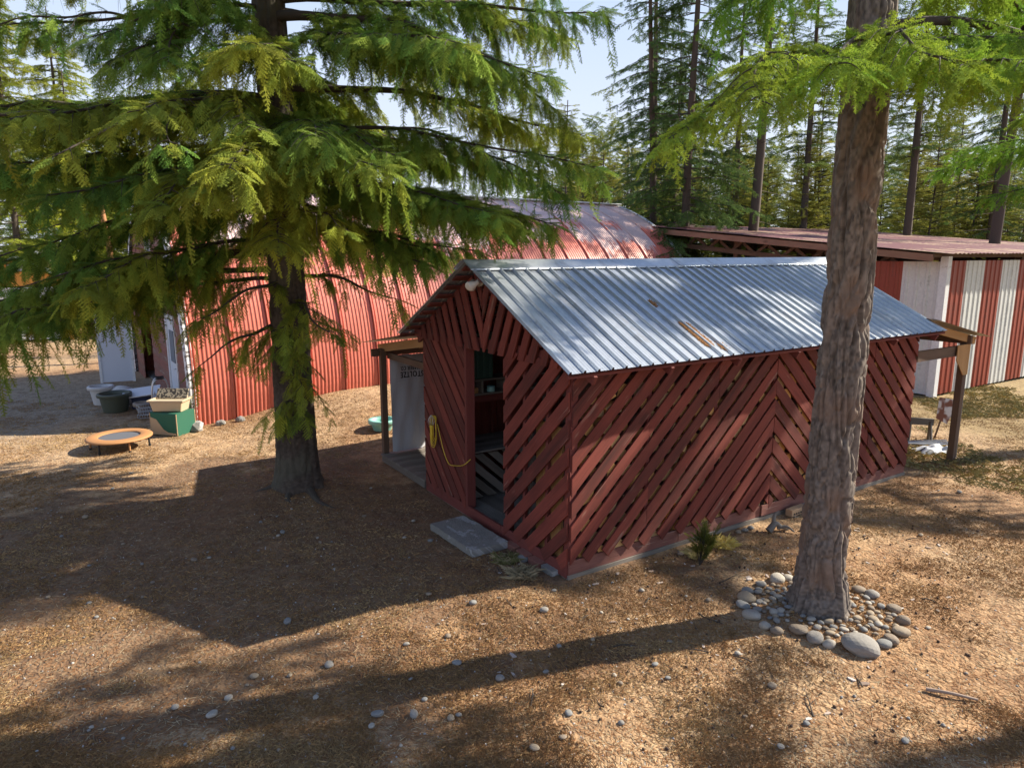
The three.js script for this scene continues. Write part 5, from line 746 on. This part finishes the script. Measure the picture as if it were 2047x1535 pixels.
  copies('dry_grass', blades(1, 9, 0.03, 0.0016, 0.10), straw, 46000, () => { const q = view(12); if (!q || bare(...q)) return null; const n = fbm2(q[0] * 1.3 + 5, q[1] * 1.3, 67, 3); if (n < 0.36 + 0.2 * rd()) return null; return [on(q[0], q[1], -0.003), 0, rd() * 6.28, 0, 0.5 + rd() * 0.8, straws(...q)]; }, 'short dry straw coloured grass over the yard', 'grass');
  const sliver = new THREE.BoxGeometry(1, 0.05, 0.05);
  copies('needle_fall', sliver, white, 42000, () => { const q = view(9); if (!q) return null; const k = 0.7 + 0.6 * rd(); return [on(q[0], q[1], 0.004), 0, rd() * 6.28, (rd() - 0.5) * 0.5, [0.025 + rd() * 0.045, 0.04, 0.035 + rd() * 0.03], rd() < 0.75 ? lin(0.26 * k, 0.12 * k, 0.045 * k) : lin(0.42 * k, 0.33 * k, 0.2 * k)]; }, 'brown fallen needles lying over the ground', 'needles');
  copies('green_grass', blades(2, 12, 0.045, 0.0022, 0.16), straw, 5200, () => { const x = 6.2 + rd() * 9, z = -9.2 - rd() * 9; const n = fbm2(x * 0.6, z * 0.6, 71, 3); if (inShed(x, z) || n < 0.42 || x * 0.8 - z * 0.45 < 10) return null; const k = 0.7 + rd() * 0.6, y = rd(); return [on(x, z, -0.005), 0, rd() * 6, 0, 0.7 + rd(), lin(lerp(0.20, 0.36, y) * k, lerp(0.20, 0.27, y) * k, 0.09 * k)]; }, 'patchy olive grass in front of the striped wall', 'grass');
  const cone = lathe([[0, -1], [0.5, -0.8], [0.75, -0.2], [0.7, 0.3], [0.4, 0.8], [0, 1]], 8);
  copies('fallen_cones', cone, white, 260, () => { const z = -4.3 - rd() * 5, x = 0.2 + rd() * -z * 0.7; if (inShed(x, z)) return null; const k = 0.6 + rd() * 0.6; return [on(x, z, 0.008), 1.57, rd() * 6, rd(), 0.009 + rd() * 0.008, lin(0.075 * k, 0.045 * k, 0.03 * k)]; }, 'small dark cones dropped over the sunny ground', 'cones');
  // bark chips and sticks that show singly
  const chipM = [std([0.42, 0.34, 0.29], 0.9), std([0.30, 0.22, 0.17], 0.9), std([0.5, 0.44, 0.40], 0.9)];
  const chip = () => { const n = 6, s = []; for (let i = 0; i < n; i++) { const a = (i / n) * 6.28, r = 0.6 + rd() * 0.6; s.push(new THREE.Vector2(Math.cos(a) * r, Math.sin(a) * r * 0.4)); } return new THREE.ExtrudeGeometry(new THREE.Shape(s), { depth: 0.16, bevelEnabled: true, bevelSize: 0.04, bevelThickness: 0.04, bevelSegments: 1 }).rotateX(-Math.PI / 2); };
  const chips = [chip(), chip(), chip(), chip()];
  for (let i = 0, k = 0; i < 300 && k < 70; i++) { const z = -4.4 - rd() * 4, x = -0.3 + rd() * -z * 0.75; if (inShed(x, z) || Math.hypot(x - CX, z - CZ) < 0.75) continue; k++; const m = shade(new THREE.Mesh(chips[k % 4], chipM[Math.floor(rd() * 3)])); m.name = numbered('bark_chip'); const s = 0.02 + rd() * rd() * 0.045; m.scale.setScalar(s); m.position.copy(on(x, z, 0.004)); m.rotation.set((rd() - 0.5) * 0.4, rd() * 6.28, (rd() - 0.5) * 0.4); tag(m, 'flake of larch bark lying on the sunny ground', 'bark flake', 'bark flakes fallen from the larch'); scene.add(m); }
  for (let i = 0; i < 26; i++) { const z = -4.5 - rd() * 3.5, x = -0.6 + rd() * -z * 0.75; if (inShed(x, z) || Math.hypot(x - CX, z - CZ) < 0.8) continue; const l = 0.08 + rd() * 0.2, a = rd() * 6.28, b = (rd() - 0.5) * 0.3, f = (s) => on(x + Math.cos(a + b * s) * l * s, z + Math.sin(a + b * s) * l * s, 0.012 + 0.01 * Math.sin(s * 5 + i)); solo('fallen_stick', merge([tube([f(0), f(0.35), f(0.7), f(1)], 0.007, 0.003, 5, 9), tube([f(0.5), f(0.5).add(V(Math.cos(a + 0.8) * l * 0.3, 0.01, Math.sin(a + 0.8) * l * 0.3))], 0.004, 0.002, 4)]), limbMat, 'thin dead twig lying on the sunny ground', 'stick', [0, 0, 0], 0, 'dead twigs on the sunny ground'); }
  const bigStick = [[3.3, -4.95], [3.45, -4.85], [3.62, -4.8]]; solo('bark_strip', tube([on(3.28, -4.98, 0.02), on(3.42, -4.9, 0.035), on(3.6, -4.84, 0.02)], 0.016, 0.01, 6, 9), chipM[1], 'long curled strip of red bark in the sunny foreground', 'bark strip');
  // bark chunk, juniper, tufts by the long wall
  const pj = sp(1.42, -0.52), jy = ground(pj.x, pj.z), ju = thing('juniper_bush', 'small upright evergreen seedling in front of the long wall', 'bush', [pj.x, jy, pj.z], 0.3);
  { const f = new Foliage([firSprays[0], firSprays[2]]), st = [], r = rng(12); for (let i = 0; i < 11; i++) { const a = r() * 6.28, h = 0.16 + r() * 0.22, x = Math.cos(a) * 0.12 * r() + 0.06, z = Math.sin(a) * 0.1 * r(); st.push(tube([V(0, 0, 0), V(x * 0.5, h * 0.5, z * 0.5), V(x, h, z)], 0.007, 0.003, 4, 5)); for (let k = 0; k < 9; k++) { const s = 0.35 + 0.65 * r(); f.add(k % 2, V(x * s, h * s, z * s), V(Math.cos(a) * 0.5 + (r() - 0.5), 0.9, Math.sin(a) * 0.5 + (r() - 0.5)), r(), 0.34 + r() * 0.15, col(r, [0.06, 0.09, 0.02], [0.20, 0.20, 0.03])); } } part(ju, 'stem', merge(st), limbMat); f.build(ju, 'foliage'); }
  const tuft = (a, b, label, n, h, c1, c2, s) => { const p = sp(a, b), g = thing('grass_tuft', label, 'grass tuft', [p.x, ground(p.x, p.z), p.z], 0); part(g, 'blades', blades(n, 260, h * 0.75, 0.0018, s), new THREE.MeshStandardMaterial({ color: lin(...c1), roughness: 0.85, side: THREE.DoubleSide })); part(g, 'dry_blades', blades(n + 1, 70, h * 0.8, 0.0013, s), new THREE.MeshStandardMaterial({ color: lin(...c2), roughness: 0.9, side: THREE.DoubleSide })); };
  tuft(2.05, -0.3, 'bright straw yellow grass tuft against the long wall', 20, 0.13, [0.60, 0.48, 0.13], [0.62, 0.5, 0.22], 0.2);
  tuft(1.55, -0.34, 'pale grass tuft behind the evergreen seedling', 24, 0.10, [0.44, 0.36, 0.14], [0.5, 0.4, 0.2], 0.12);
  tuft(-0.35, 0.35, 'thin grey straw tuft by the shed front corner', 28, 0.12, [0.26, 0.21, 0.12], [0.34, 0.28, 0.17], 0.22);
  tuft(-0.3, 0.75, 'mossy straw tuft beside the concrete step', 32, 0.10, [0.16, 0.15, 0.05], [0.3, 0.24, 0.13], 0.2);
  { const p = sp(2.98, -0.32), g = thing('root_chunk', 'twisted grey root chunk near the foot of the long wall', 'root', [p.x, ground(p.x, p.z), p.z], 0.6); part(g, 'wood', merge([tube([V(-0.12, 0.02, 0), V(-0.02, 0.1, 0.02), V(0.06, 0.05, 0.05), V(0.16, 0.01, 0.08)], 0.045, 0.015, 8, 14), tube([V(-0.03, 0.08, 0), V(0.02, 0.2, -0.02), V(0.07, 0.24, 0.0)], 0.03, 0.008, 7, 10)]), greyWood[0]); part(g, 'branch_stub', tube([V(0.02, 0.04, 0.02), V(0.1, 0.06, 0.1), V(0.12, 0.02, 0.2)], 0.03, 0.008, 7, 8), greyWood[1]); }
}
renderer.render(scene, camera);
